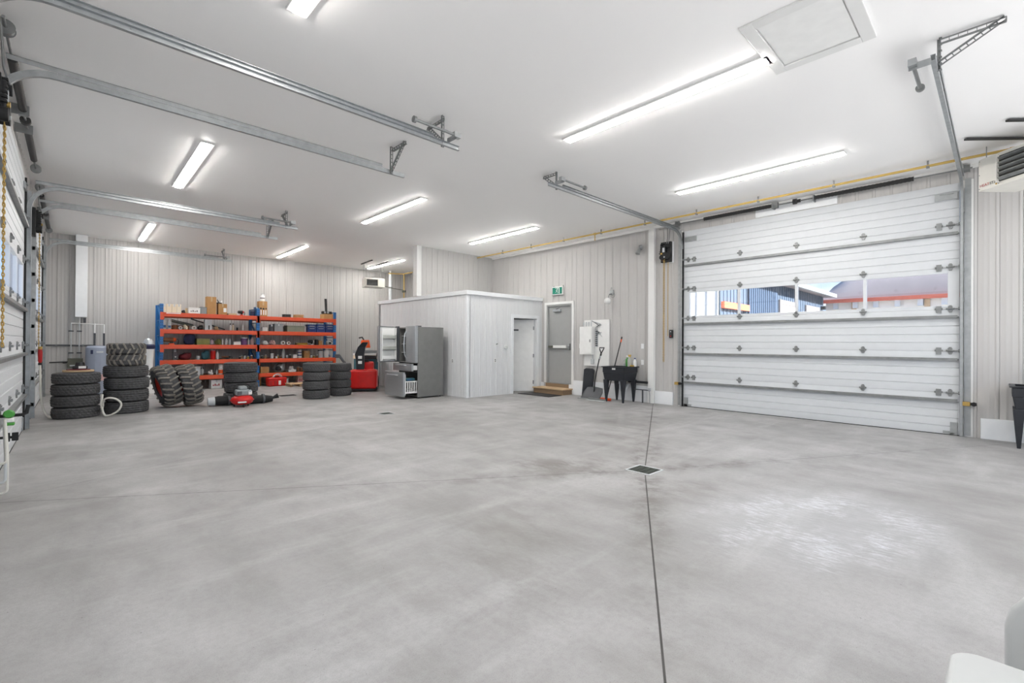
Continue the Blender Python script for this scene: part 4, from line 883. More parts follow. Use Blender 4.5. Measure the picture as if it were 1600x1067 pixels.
ITEMS=[
 ('carton', 'paper_box', 1, 1.799, 0.081, 0.233, 'cream', 'cream upright box at the left end of the top rack shelf', 'box', ''),
 ('carton', 'paper_box', 1, 1.903, 0.115, 0.24, 'cream', 'cream upright box, second from the left on the top rack shelf', 'box', ''),
 ('carton', 'paper_box', 1, 2.017, 0.102, 0.238, 'cream', 'cream upright box, third from the left on the top rack shelf', 'box', ''),
 ('carton', 'paper_box', 1, 2.123, 0.099, 0.245, 'cream2', 'cream upright box, rightmost of the four on the top rack shelf', 'box', ''),
 ('lump', 'work_glove', 1, 2.229, 0.085, 0.091, 'black', 'black glove lying right of the four cream boxes', 'glove', ''),
 ('can', 'paint_can', 1, 2.303, 0.056, 0.158, 'tan', 'small tan can standing left of the white printed box', 'can', ''),
 ('carton', 'printed_box', 1, 2.471, 0.268, 0.167, 'white', 'low white printed box on the left half of the top shelf', 'box', 'print'),
 ('bin', 'storage_bin', 1, 2.689, 0.139, 0.198, 'grey', 'grey plastic bin with dark lid between white printed box and cardboard', 'bin', ''),
 ('carton', 'cardboard_box', 1, 2.88, 0.228, 0.504, 'card', 'tall cardboard box standing highest on the left half of the top shelf', 'box', ''),
 ('carton', 'cardboard_box', 1, 3.158, 0.218, 0.318, 'card', 'brown cardboard box with white label on the top shelf', 'box', 'label'),
 ('plank', 'wood_offcut', 1, 3.416, 0.232, 0.058, 'wood', 'short pale wood offcut lying on the top shelf beam', 'wood', ''),
 ('drill', 'cordless_drill', 1, 3.659, 0.187, 0.158, 'black', 'small black and red power tool on the top shelf', 'drill', 'red'),
 ('carton', 'blue_box', 1, 3.959, 0.084, 0.194, 'navy', 'small navy box beside the figured cardboard box on the top shelf', 'box', ''),
 ('carton', 'blue_box', 1, 4.062, 0.097, 0.277, 'blue', 'taller blue box touching the figured cardboard box on the top shelf', 'box', ''),
 ('carton', 'cardboard_box', 1, 4.231, 0.225, 0.465, 'card', 'cardboard box with black and white printed shapes under a white jug', 'box', 'shapes'),
 ('coil', 'cable_coil', 1, 4.942, 0.288, 0.104, 'black', 'thin black cable coil on the right half of the top shelf', 'cable', ''),
 ('coil', 'rope_coil', 1, 5.304, 0.358, 0.111, 'card', 'thin brown cord coil on the right half of the top shelf', 'rope', ''),
 ('carton', 'cardboard_tray', 1, 6.237, 0.346, 0.166, 'card', 'shallow cardboard tray at the right end of the top shelf', 'box', ''),
 ('jug', 'plastic_jug', 2, 1.806, 0.095, 0.318, 'white', 'large white jug with blue label at left end of second shelf', 'jug', 'labelb'),
 ('jug', 'plastic_jug', 2, 1.918, 0.089, 0.288, 'white', 'smaller white jug, second from left on the second shelf', 'jug', 'labelb'),
 ('can', 'tape_roll', 2, 2.049, 0.101, 0.135, 'brown', 'brown roll on the second shelf beside the white jugs', 'roll', ''),
 ('rollx', 'paper_roll', 2, 2.168, 0.095, 0.165, 'white', 'white roll seen end on amid second shelf clutter', 'roll', ''),
 ('lump', 'cloth_bundle', 2, 2.282, 0.103, 0.142, 'cream', 'cream cloth bundle on the second shelf', 'cloth', ''),
 ('rollx', 'tape_roll', 2, 2.48, 0.113, 0.149, 'white', 'round white tape roll right of the cream cloth bundle', 'roll', ''),
 ('lump', 'cloth_bundle', 2, 2.628, 0.138, 0.135, 'black', 'black cloth bundle left of the pale square box', 'cloth', ''),
 ('carton', 'pale_box', 2, 2.813, 0.171, 0.297, 'palegrey', 'pale grey square box with a dark slot on second shelf', 'box', 'slot'),
 ('lump', 'cloth_bundle', 2, 3.018, 0.111, 0.111, 'tan', 'small tan cloth under the slanted black plank', 'cloth', ''),
 ('bottle', 'spray_bottle', 2, 3.379, 0.059, 0.206, 'white', 'white bottle with black cap, left of a pair on second shelf', 'bottle', 'blackcap'),
 ('bottle', 'spray_bottle', 2, 3.452, 0.06, 0.209, 'cream', 'cream bottle with black cap, right of a pair on second shelf', 'bottle', 'blackcap'),
 ('can', 'small_jar', 2, 3.557, 0.05, 0.098, 'black', 'tiny dark jar standing alone on the second shelf', 'jar', ''),
 ('bottle', 'tall_bottle', 2, 3.706, 0.044, 0.227, 'white', 'slim white bottle standing alone near the rack middle post', 'bottle', ''),
 ('carton', 'white_box', 2, 4.299, 0.145, 0.119, 'white', 'small white box at left of the second shelf right bay', 'box', ''),
 ('carton', 'dark_case', 2, 4.49, 0.092, 0.214, 'dgrey', 'dark grey upright case beside a larger grey case', 'case', ''),
 ('carton', 'grey_case', 2, 4.676, 0.244, 0.24, 'grey', 'broad grey case on the second shelf right bay', 'case', ''),
 ('bottle', 'black_bottle', 2, 4.841, 0.048, 0.205, 'black', 'small black bottle right of the broad grey case', 'bottle', ''),
 ('carton', 'long_case', 2, 5.178, 0.53, 0.195, 'greengrey', 'long low grey green case on the second shelf', 'case', ''),
 ('bottle', 'white_bottle', 2, 5.504, 0.081, 0.247, 'white', 'white bottle left of the three blue drawer boxes', 'bottle', ''),
 ('toolbox', 'blue_toolbox', 2, 5.694, 0.259, 0.274, 'navyb', 'blue steel drawer box, leftmost of three on the second shelf', 'toolbox', ''),
 ('toolbox', 'blue_toolbox', 2, 5.982, 0.275, 0.283, 'navyb', 'blue steel drawer box, middle of three on the second shelf', 'toolbox', ''),
 ('toolbox', 'blue_toolbox', 2, 6.281, 0.28, 0.293, 'navyb', 'blue steel drawer box, rightmost of three on the second shelf', 'toolbox', ''),
 ('drill', 'circular_saw', 3, 1.944, 0.37, 0.201, 'brown', 'orange brown power tool at the left end of the third shelf', 'tool', 'orange'),
 ('lump', 'duffel_bag', 3, 2.372, 0.283, 0.296, 'navy', 'navy bag bulging on the third shelf left bay', 'bag', ''),
 ('carton', 'tool_case', 3, 2.682, 0.308, 0.174, 'olive', 'dark case with yellowish lid on the third shelf', 'case', ''),
 ('lump', 'plastic_bag', 3, 2.907, 0.11, 0.177, 'lilac', 'pale lilac plastic bag on the third shelf', 'bag', ''),
 ('lump', 'cloth_bundle', 3, 3.066, 0.176, 0.169, 'olive', 'olive green bundle right of the lilac plastic bag', 'cloth', ''),
 ('bottle', 'white_bottle', 3, 3.182, 0.04, 0.199, 'white', 'slim white bottle right of the olive green bundle', 'bottle', ''),
 ('jug', 'clear_jug', 3, 3.276, 0.082, 0.181, 'palegrey', 'clear jug, left of a pair on the third shelf', 'jug', ''),
 ('jug', 'clear_jug', 3, 3.366, 0.066, 0.182, 'palegrey', 'clear jug, right of a pair on the third shelf', 'jug', ''),
 ('carton', 'white_box', 3, 3.541, 0.185, 0.098, 'white', 'low white box on the third shelf near the middle post', 'box', ''),
 ('tub', 'purple_tub', 3, 3.74, 0.18, 0.225, 'purple', 'purple printed tub near the rack middle post', 'tub', ''),
 ('bottle', 'white_bottle', 3, 3.865, 0.042, 0.207, 'white', 'slim white bottle right of the purple tub', 'bottle', ''),
 ('jug', 'pink_jug', 3, 3.961, 0.105, 0.228, 'pinkish', 'pinkish white jug against the rack middle post', 'jug', ''),
 ('lump', 'white_rag', 3, 4.317, 0.163, 0.134, 'white', 'white rag heap at the left of the third shelf right bay', 'cloth', ''),
 ('lump', 'pink_rag', 3, 4.518, 0.185, 0.145, 'pinkish', 'pinkish rag heap on the third shelf', 'cloth', ''),
 ('rollx', 'tape_roll', 3, 4.837, 0.133, 0.128, 'white', 'white tape roll, left of a pair on the third shelf', 'roll', ''),
 ('rollx', 'tape_roll', 3, 5.004, 0.126, 0.119, 'white', 'white tape roll, right of a pair on the third shelf', 'roll', ''),
 ('plank', 'yellow_level', 3, 5.404, 0.361, 0.07, 'ochre', 'yellow brown flat strip lying on the third shelf', 'level', ''),
 ('drill', 'angle_grinder', 3, 5.719, 0.227, 0.167, 'black', 'black and white power tool on the third shelf right bay', 'tool', 'white'),
 ('carton', 'dark_case', 3, 5.882, 0.067, 0.179, 'black', 'narrow black upright case on the third shelf', 'case', ''),
 ('carton', 'cardboard_box', 3, 5.995, 0.116, 0.148, 'card', 'small cardboard box on the third shelf near the right end', 'box', ''),
 ('lump', 'respirator_mask', 3, 6.312, 0.217, 0.151, 'white', 'white and black mask at the right end of third shelf', 'mask', ''),
 ('carton', 'speaker_box', 4, 2.045, 0.093, 0.305, 'dgrey', 'dark upright box with a white dot on the fourth shelf', 'box', 'dot'),
 ('lump', 'red_bag', 4, 2.283, 0.31, 0.197, 'maroon', 'maroon soft bag sprawled on the fourth shelf', 'bag', ''),
 ('can', 'white_mug', 4, 2.586, 0.085, 0.103, 'white', 'white mug between maroon bag and teal bag', 'mug', ''),
 ('lump', 'teal_bag', 4, 2.751, 0.201, 0.256, 'teal', 'teal soft bag on the fourth shelf', 'bag', ''),
 ('can', 'red_canister', 4, 2.946, 0.126, 0.265, 'red', 'tall red canister on the fourth shelf', 'canister', ''),
 ('bottle', 'white_bottle', 4, 3.054, 0.07, 0.245, 'white', 'white bottle pressed against the red canister', 'bottle', ''),
 ('drill', 'sander', 4, 3.293, 0.278, 0.093, 'brown', 'low brown tool on the fourth shelf left bay', 'tool', 'black'),
 ('tub', 'white_tub', 4, 4.522, 0.102, 0.186, 'white', 'white tub with dark lid on the fourth shelf right bay', 'tub', 'darklid'),
 ('bottle', 'clear_cylinder', 4, 4.854, 0.08, 0.325, 'palegrey', 'tall clear cylinder on the fourth shelf right bay', 'cylinder', ''),
 ('carton', 'white_tray', 4, 5.19, 0.128, 0.107, 'white', 'low white tray on the fourth shelf right bay', 'tray', ''),
 ('can', 'striped_can', 4, 5.351, 0.124, 0.272, 'white', 'white can with blue bands on the fourth shelf', 'can', 'bands'),
 ('carton', 'cardboard_box', 4, 5.55, 0.175, 0.229, 'card', 'tall cardboard box on the fourth shelf right bay', 'box', ''),
 ('tub', 'grey_tub', 4, 6.017, 0.161, 0.258, 'palegrey', 'grey jug with black lid on the fourth shelf', 'jug', 'darklid'),
 ('jug', 'white_jug', 4, 6.21, 0.164, 0.322, 'white', 'tall white jug at the right end of fourth shelf', 'jug', ''),
 ('can', 'pink_cup', 4, 6.35, 0.074, 0.05, 'pinkish', 'small pink cup at the right end of the fourth shelf', 'cup', ''),
 ('bin', 'grey_bin', 5, 2.559, 0.121, 0.254, 'palegrey', 'pale grey bin right of the leaning tractor tires', 'bin', ''),
 ('lump', 'parts_bag', 5, 2.681, 0.092, 0.232, 'palegrey', 'clear bag of parts beside the pale grey bin', 'bag', ''),
 ('lump', 'white_rag', 5, 2.883, 0.126, 0.134, 'white', 'white rag cluster on the bottom shelf', 'cloth', ''),
 ('bottle', 'white_bottle', 5, 3.045, 0.038, 0.147, 'white', 'slim white bottle left of the orange banded bucket', 'bottle', ''),
 ('tub', 'bucket', 5, 3.141, 0.123, 0.302, 'white', 'white bucket with orange band beside the tall tire stack', 'bucket', 'orangeband'),
 ('carton', 'cardboard_box', 5, 4.29, 0.235, 0.183, 'card', 'tilted cardboard box behind the tires on the bottom shelf', 'box', ''),
 ('lump', 'helmet', 5, 4.729, 0.348, 0.281, 'silver', 'silver and black helmet on the bottom shelf', 'helmet', ''),
 ('carton', 'white_tray', 5, 5.087, 0.234, 0.066, 'white', 'low white tray right of the silver helmet', 'tray', ''),
 ('lump', 'white_rag', 5, 5.097, 0.136, 0.179, 'white', 'white rag above the low white tray', 'cloth', ''),
 ('can', 'brown_jar', 5, 5.306, 0.085, 0.152, 'brown', 'brown jar, left of two beside the near tire stack', 'jar', ''),
 ('can', 'brown_jar', 5, 5.403, 0.08, 0.128, 'brown', 'brown jar, right of two beside the near tire stack', 'jar', ''),
 ('carton', 'white_box', 0, 3.026, 0.271, 0.25, 'white', 'white carton with pink print on the floor under the rack', 'box', 'print'),
 ('carton', 'cardboard_box', 0, 4.151, 0.135, 0.332, 'card', 'cardboard box on the floor behind the middle tire stack', 'box', ''),
 ('bin', 'white_crate', 0, 4.881, 0.218, 0.199, 'white', 'white crate on the floor right of the red bag', 'crate', ''),
 ('carton', 'picture_board', 0, 5.378, 0.19, 0.321, 'pinkish', 'pink and white picture box on the floor under the rack', 'box', 'print'),
]
for kind, name, sh, x, w_, h_, col, label, cat, ex in ITEMS: make_item(kind, name, sh, x, w_, h_, col, label, cat, ex, y=15.66 if sh else 15.72)
# crowded small jars
zones = (('left of the rack middle post', (3.62, 3.70, 3.77, 3.85, 3.93)), ('just right of the rack middle post', (4.17, 4.25, 4.33)), ('left of the clear cylinder', (4.63, 4.71, 4.79)),
         ('right of the clear cylinder', (4.96, 5.03, 5.10)), ('left of the grey lidded jug', (5.73, 5.80, 5.88)))
cols = (('white', 'white'), ('tan', 'tan'), ('black', 'black'), ('palegrey', 'pale grey'), ('brown', 'brown'), ('ochre', 'yellow'))
i = 0
for zn, xs in zones:
    for x in xs:
        c, cn = cols[(i*5+2) % 6]; hh = .07+.05*((i*7) % 5)/4
        t = thing('small_jar', 'small %s jar on the fourth shelf %s' % (cn, zn), 'jar', (x, 15.58+.05*((i*3) % 4), SZ[4]), 0, 'crowded small jars on the fourth shelf')
        MB().lathe([(.026, 0), (.030, .006), (.030, hh*.75), (.022, hh*.82)], 12).build('jar_body', c, t); MB().cyl((0, 0, hh*.8), (0, 0, hh), .026, n=12).build('jar_lid', 'white' if c != 'white' else 'black', t)
        i += 1
# things standing on other things of the rack
make_item('jug', 'white_jug', 1, 4.235, .13, .235, 'white', 'white jug with dark band standing on the figured cardboard box', 'jug', '', y=15.66, zb=2.13+.469)
MB  # (band of that jug is part of it)
j = [o for o in COL.objects if o.get('label', '').startswith('white jug with dark band')][0]; MB().lathe([(.066, .085), (.066, .11)], 16, Matrix.Diagonal((1, .8, 1, 1))).build('dark_band', 'black', j)
t = thing('reciprocating_saw', 'black and silver tool lying on the cardboard tray', 'saw', (6.22, 15.62, 2.30)); MB().box(-.18, -.06, 0, .14, .06, .09).build('case', 'black', t, bevel=.012)
MB().cyl((-.10, -.07, .05), (-.10, -.055, .05), .032).cyl((.0, -.07, .05), (.0, -.055, .05), .032).build('dial', 'silver', t)
MB().box(.10, -.03, .02, .18, .03, .06).build('nose', 'dgrey', t)
t = thing('wooden_post', 'dark narrow bar standing up at the right end of top shelf', 'bar', (6.27, 15.80, 2.13)); MB().bar((0, 0, 0), (-.03, .02, .70), .07, .03, up=(0, 1, 0)).build('bar_body', 'spring', t); MB().box(-.06, -.03, 0, .06, .04, .01).build('bar_foot', 'black', t)
t = thing('wall_plug', 'black and white small device on top of the cardboard box with label', 'device', (3.10, 15.66, 2.13+.322)); MB().box(-.07, -.05, 0, .05, .05, .035).build('case', 'black', t, bevel=.006); MB().cyl((.03, 0, .035), (.06, 0, .10), .035, .012).build('white_cone', 'white', t); MB().bar((-.02, 0, .035), (-.06, 0, .12), .02, .02).build('stem', 'black', t)
t = thing('leaning_plank', 'long black slanted plank on the second shelf of the rack', 'plank', (2.85, 15.95, 1.7)); MB().bar((2.46, 16.0, 2.0), (3.28, 15.85, 1.71), .09, .035).build('plank_body', 'black', t, world=True, bevel=.004); MB().bar((2.46, 16.0, 2.02), (2.50, 15.99, 2.01), .1, .04).build('end_cap', 'dgrey', t, world=True)
t = thing('tool_case', 'long olive dark slanted case behind the white jugs', 'case', (2.2, 15.9, 1.8)); MB().bar((1.96, 16.0, 1.93), (2.52, 15.95, 1.79), .12, .05).build('case_body', 'olived', t, world=True, bevel=.006); MB().bar((2.0, 15.94, 1.96), (2.5, 15.89, 1.83), .02, .02).build('case_edge', 'black', t, world=True)
t = thing('open_crate', 'brown crate filled with parts left on the second shelf', 'crate', (2.12, 15.95, 1.68)); MB().box(1.97, 15.85, 1.68, 2.40, 16.15, 1.80).build('crate_body', 'brown', t, world=True, bevel=.004); MB().box(1.99, 15.84, 1.72, 2.38, 15.85, 1.74).build('slat', 'woodd', t, world=True)
for i, (x, lab) in enumerate(((6.0, 'white pack on top of the middle blue drawer box'), (6.28, 'white pack on top of the rightmost blue drawer box'))):
    t = thing('white_pack', lab, 'pack', (x, 15.66, 1.68+(.283, .293)[i]*.92)); MB().box(-.10+.03*i, -.08, 0, .09-.03*i, .06, .045).build('pack_body', 'white', t, bevel=.01); MB().box(-.02, -.082, .01, .02, .062, .047).build('wrapper', 'palegrey', t, bevel=.002)
# red tool bag on the floor
t = thing('tool_bag', 'red open tool bag with rope handles on the floor under the rack', 'bag', (4.56, 15.35, 0))
q = MB(); q.taper(-.25, -.14, .25, .14, 0, -.27, -.16, .27, .16, .26); q.build('bag_body', 'red', t, bevel=.03)
MB().box(-.27, -.165, .215, .27, .165, .235).build('top_band', 'redd', t, bevel=.004)
for k in range(4): MB().box(-.22+k*.12, -.162, .04, -.15+k*.12, -.148, .17).build('pocket', 'redd' if k != 2 else 'white', t, bevel=.004)
for r_, yy, cc in ((.13, -.05, 'palegrey'), (.10, .0, 'palegrey'), (.12, .07, 'tan')): MB().tube(arc((.02, yy, .24), r_, 0, PI, 12, 'xz'), .012, n=6).build('rope_handle', cc, t)
# pale wooden pallet pieces and low crate on the floor
t = thing('wood_pallet', 'small pale wooden pallet on the floor under the rack, by the near tire stack', 'pallet', (5.05, 14.9, 0))
for k in range(4): MB().box(-.30, -.22+k*.13, .07, .30, -.14+k*.13, .09).build('deck_board', 'wood', t, bevel=.002)
for k in range(3): MB().box(-.28+k*.25, -.22, 0, -.22+k*.25, .25, .07).build('runner', 'woodd', t, bevel=.002)

# ------------------------------------------------------------------ tires
def tire_mesh(Ro, Ri, W, pat, name='tire', n=132):
    tr = 18; prof = []; 
    prof += [(Ri, W*.14, 0), (Ri-.004, W*.06, 0), (Ri+.02, W*.03, 0), ((Ri+Ro)*.5, 0, 0), (Ro-.045, W*.012, 0), (Ro-.02, W*.05, 0)]
    for j in range(tr+1): prof.append((Ro-.010*abs(2*j/tr-1)**3, W*(.085+.83*j/tr), j+1))
    prof += [(Ro-.02, W*.95, 0), (Ro-.045, W*.988, 0), ((Ri+Ro)*.5, W, 0), (Ri+.02, W*.97, 0), (Ri-.004, W*.94, 0), (Ri, W*.86, 0), (Ro-.05, W*.8, 0), (Ro-.05, W*.2, 0)]
    vv = []; ff = []; N = len(prof)
    for r, z, f in prof:
        for k in range(n):
            rr = r
            if f:
                j = f-1
                if pat == 0:      # ribbed winter tread
                    if j in (4, 9, 14): rr -= .009
                    elif (k+(j//2)*1) % 4 == 0: rr -= .008
                else:
                    if j in (3, 7, 11, 15): rr -= .009
                    elif (k*2+j*3) % 9 < 2: rr -= .008
            a = 2*PI*k/n; vv.append((rr*math.cos(a), rr*math.sin(a), z))
    for i in range(N):
        j = (i+1) % N
        for k in range(n): ff.append((i*n+k, i*n+(k+1) % n, j*n+(k+1) % n, j*n+k))
    return MB().add(vv, ff)
def lug_tire(Ro, Ri, W, nl, dl, base='tire'):
    b = MB(); pr = [(Ri, W*.14), (Ri-.004, W*.05), (Ri+.03, 0), ((Ri+Ro)*.5, -.0), (Ro-dl-.03, W*.03), (Ro-dl, W*.12), (Ro-dl+.004, W*.5), (Ro-dl, W*.88), (Ro-dl-.03, W*.97), ((Ri+Ro)*.5, W), (Ri+.03, W), (Ri-.004, W*.95), (Ri, W*.86), (Ro-dl-.03, W*.78), (Ro-dl-.03, W*.22)]
    b.lathe(pr, 72, closed=True)
    l = MB()
    for s in (0, 1):
        for k in range(nl):
            a0 = 2*PI*(k+.5*s)/nl; m_ = 7; vv = []; ff = []
            for i in range(m_+1):
                u = i/m_; z = W*(.46+.56*u) if s else W*(.54-.56*u)
                th = a0+(.34*u**1.2)*(10/nl)*1.5*.55; half = (.30-.05*u)*PI/nl*.95; top = Ro-(.0 if u < .8 else .03*(u-.8)/.2)
                bot = Ro-dl-.012-(.02 if u > .85 else 0)
                for rr, aa in ((bot, -half*1.15), (top, -half), (top, half), (bot, half*1.15)): vv.append((rr*math.cos(th+aa), rr*math.sin(th+aa), z))
            for i in range(m_):
                for q in range(4): ff.append((i*4+q, i*4+(q+1) % 4, (i+1)*4+(q+1) % 4, (i+1)*4+q))
            ff += [(0, 1, 2, 3), (m_*4+3, m_*4+2, m_*4+1, m_*4)]; l.add(vv, ff)
    return b, l
def stack(label0, group, x, y, R_, h, n, pat, mt='tire', z0=0, rim=None):
    words = ['bottom tire', 'second tire from the bottom', 'third tire from the bottom', 'top tire']
    src = None
    for k in range(n):
        t = thing('tire', '%s, %s' % (words[k if k < 3 or n > 4 else 3] if n == 4 else words[k], label0), 'tire', (x+rnd.uniform(-.012, .012), y+rnd.uniform(-.012, .012), z0+k*h), rnd.uniform(0, 6), group)
        if src is None:
            src = tire_mesh(R_, R_*.60, h*.97, pat).build('tread_and_sidewall', mt, t, ang=25)
            src2 = MB().lathe([(R_*.83, -.0015), (R_*.86, -.0015), (R_*.86, h*.97+.0015), (R_*.83, h*.97+.0015)], 60, closed=False)
        else:
            c = src.copy(); COL.objects.link(c); c.parent = t
stack('leftmost tire stack', 'tires of the leftmost stack', .06, 11.31, .327, .200, 4, 0)
stack('tall second stack under chevron tread tires', 'tires of the second stack', .76, 11.50, .343, .224, 4, 1)
stack('stack behind the red compressor', 'tires of the stack behind the compressor', 2.78, 11.86, .340, .224, 4, 1)
stack('nearer of the two stacks left of the fridge', 'tires of the nearer right stack', 4.30, 11.43, .311, .216, 4, 0)
stack('stack touching the snow blower', 'tires of the farther right stack', 5.00, 11.68, .275, .207, 4, 1)
b, l = lug_tire(.295, .16, .205, 16, .022)
src = None
for k, lab in enumerate(('lower chevron tread tire on the tall second stack', 'topmost chevron tread tire on the tall second stack')):
    t = thing('lugged_tire', lab, 'tire', (.75, 11.44, .897+k*.207), k*1.3, 'chevron tread tires on the tall stack')
    if not src: src = (b.build('carcass', 'tire', t, ang=50), l.build('tread_lugs', 'tirelug', t, ang=30))
    else:
        for s_ in src: c = s_.copy(); COL.objects.link(c); c.parent = t
        t.rotation_euler = (PI, 0, 1.1); t.location.z += .205
b, l = lug_tire(.425, .215, .315, 21, .030); src = None
for k, (x, y, lab) in enumerate(((1.40, 11.76, 'big lugged tractor tire with red rim leaning on the second stack'), (1.775, 11.70, 'big lugged tractor tire leaning against the one with visible red rim'))):
    A_, tl = R(7-6*k), R(15-2*k)
    ax = Vector((-math.cos(A_)*math.cos(tl), -math.sin(A_)*math.cos(tl), -math.sin(tl)))
    q = ax.to_track_quat('Z', 'Y'); t = thing('tractor_tire', lab, 'tire', (0, 0, 0), 0, None)
    t.rotation_mode = 'QUATERNION'; t.rotation_quaternion = q
    c = Vector((x, y, .425*math.cos(tl)+.158*math.sin(tl)+.002)) - ax*.158; t.location = c
    if not src:
        rim = MB().lathe([(.05, .20), (.13, .20), (.17, .16), (.19, .10), (.205, .06), (.225, .035), (.232, .045), (.218, .075), (.212, .24), (.225, .28), (.20, .28), (.17, .24), (.13, .215), (.05, .215)], 36, closed=True)
        src = [b.build('carcass', 'tire', t, ang=50), l.build('tread_lugs', 'tirelug', t, ang=30), rim.build('rim', 'rim', t)]
        src[2]['label'] = 'red steel rim'
    else:
        for s_ in src: c = s_.copy(); COL.objects.link(c); c.parent = t

# ------------------------------------------------------------------ things around the left stacks
t = thing('wooden_board', 'round ended pale board with red edge on the leftmost tire stack', 'board', (.08, 11.32, .80)); MB().prism([(.21*math.cos(a), .13*math.sin(a)) for a in [2*PI*i/24 for i in range(24)]], 0, .035).build('board_body', 'wood', t, bevel=.004)
MB().prism([(.16*math.cos(a), .10*math.sin(a)-.035) for a in [2*PI*i/24 for i in range(24)]], .0352, .05).build('red_inlay', 'maroon', t)
t = thing('filter_unit', 'black device with white sticker standing on the round board', 'device', (.10, 11.36, .85)); MB().box(-.10, -.06, 0, .10, .06, .055).build('base', 'black', t, bevel=.012)
MB().cyl((0, 0, .055), (0, 0, .12), .07, .055, n=18).build('head', 'black', t); MB().box(-.02, -.064, .01, .08, -.0605, .052).build('sticker', 'white', t)
t = thing('control_box', 'olive grey box with black cable on the wall pipes behind the leftmost stack', 'box', (.06, 16.3, .62)); MB().box(-.09, 16.30, .66, .20, 16.44, .90).build('cabinet', 'olived', t, world=True, bevel=.008)
MB().box(-.05, 16.285, .70, .16, 16.30, .735).build('rail', 'palegrey', t, world=True); MB().cyl((-.42, 16.42, .80), (-.09, 16.40, .81), .016).cyl((-.18, 16.41, .80), (-.10, 16.41, .80), .026).build('black_conduit', 'black', t, world=True)
t = thing('water_heater', 'grey blue cylindrical water heater by the back wall', 'heater', (.47, 15.95, 0))
MB().lathe([(.20, 0), (.235, .02), (.235, 1.18), (.20, 1.22), (.02, 1.235)], 28).build('tank', 'tank', t); MB().box(-.06, -.242, .55, .06, -.226, 1.0).build('access_panel', 'tank', t, bevel=.003)
MB().box(-.03, -.245, 1.05, .10, -.228, 1.09).build('name_label', 'palegrey', t); MB().box(-.14, -.215, 1.02, -.07, -.19, 1.12).build('dark_label', 'navy', t)
MB().box(-.05, -.27, .35, .20, -.23, .50).build('warning_label', 'pinkish', t)
for x in (-.06, .12): MB().cyl((x, .05, 1.2), (x, .05, 1.55), .022, n=10).build('insulated_pipe', 'dgrey', t); 
MB().cyl((-.06, .05, 1.55), (-.06, .05, 1.80), .014, n=8).cyl((.12, .05, 1.53), (.12, .05, 1.78), .014, n=8).build('riser_pipe', 'white', t)
t = thing('water_manifold', 'thin white and dark water pipes with valves under the boxed chase', 'pipe', (.1, 16.40, .9)); 
MB().cyl((.13, 16.40, 1.80), (.13, 16.40, 1.96), .014).tube([(-.03, 16.40, 1.80), (.60, 16.40, 1.785)], .011).build('header_pipe', 'white', t, world=True)
for x in (-.03, .125): MB().cyl((x, 16.40, .90), (x, 16.40, 1.80), .012).build('riser_pipe', 'palegrey', t, world=True); MB().cyl((x-.05, 16.38, 1.60), (x+.05, 16.38, 1.60), .016).cyl((x-.05, 16.38, 1.04), (x+.05, 16.38, 1.04), .016).build('valve', 'dgrey', t, world=True)
MB().box(.20, 16.36, 1.82, .25, 16.42, 1.94).build('valve_block', 'dgrey', t, world=True)
t = thing('wall_conduit', 'long dark horizontal pipe on the back wall ending at the water heater', 'pipe', (-.1, 16.43, 1.23)); MB().cyl((-.5, 16.44, 1.235), (.40, 16.44, 1.225), .022, n=10).build('pipe_run', 'dgrey', t, world=True)
for x in (-.3, .2): MB().box(x-.02, 16.42, 1.20, x+.02, 16.487, 1.26).build('pipe_clamp', 'galvd', t, world=True)
t = thing('upright_machine', 'white upright machine with silver head and dark band left of the rack', 'machine', (1.43, 15.2, 0))
MB().lathe([(.13, 0), (.14, .05), (.085, .55), (.11, 1.12), (.115, 1.15)], 20).build('tapered_body', 'white', t); MB().lathe([(.125, 1.15), (.14, 1.18), (.14, 1.24), (.12, 1.27)], 20).build('dark_band', 'navy', t)
MB().lathe([(.115, 1.27), (.11, 1.33), (.075, 1.40), (.03, 1.43), (.001, 1.435)], 20).build('silver_head', 'silver', t, ang=80)
MB().cyl((0, -.02, 1.42), (.01, 0, 1.60), .008).build('thin_stem', 'palegrey', t)
# white hose with red grip
t = thing('hose', 'white hose with red grip hanging left of the tires and looping between two stacks', 'hose', (-.40, 11.45, 0))
MB().tube(smoothp([(-.405, 11.42, .96), (-.40, 11.42, .7), (-.39, 11.40, .4), (-.36, 11.36, .18), (-.30, 11.32, .05), (-.22, 11.25, .02), (-.1, 11.75, .02), (.2, 11.85, .02), (.38, 11.6, .03), (.40, 11.10, .16), (.41, 10.98, .30), (.48, 10.92, .34), (.58, 10.90, .31), (.645, 10.91, .22), (.61, 10.92, .11), (.52, 10.95, .04), (.44, 10.99, .02), (.40, 11.02, .10), (.39, 11.1, .25), (.40, 11.2, .38)]), .016, n=8).build('hose_run', 'hose', t, world=True)
MB().lathe([(.018, 0), (.027, .03), (.030, .18), (.024, .235)], 14, T(-.405, 11.42, .97)).build('red_grip', 'redd', t, world=True); MB().cyl((-.405, 11.42, 1.2), (-.405, 11.42, 1.25), .028).build('brass_nozzle', 'gold', t, world=True)
MB().cyl((-.405, 11.42, .93), (-.405, 11.42, .97), .026).build('black_ring', 'black', t, world=True)
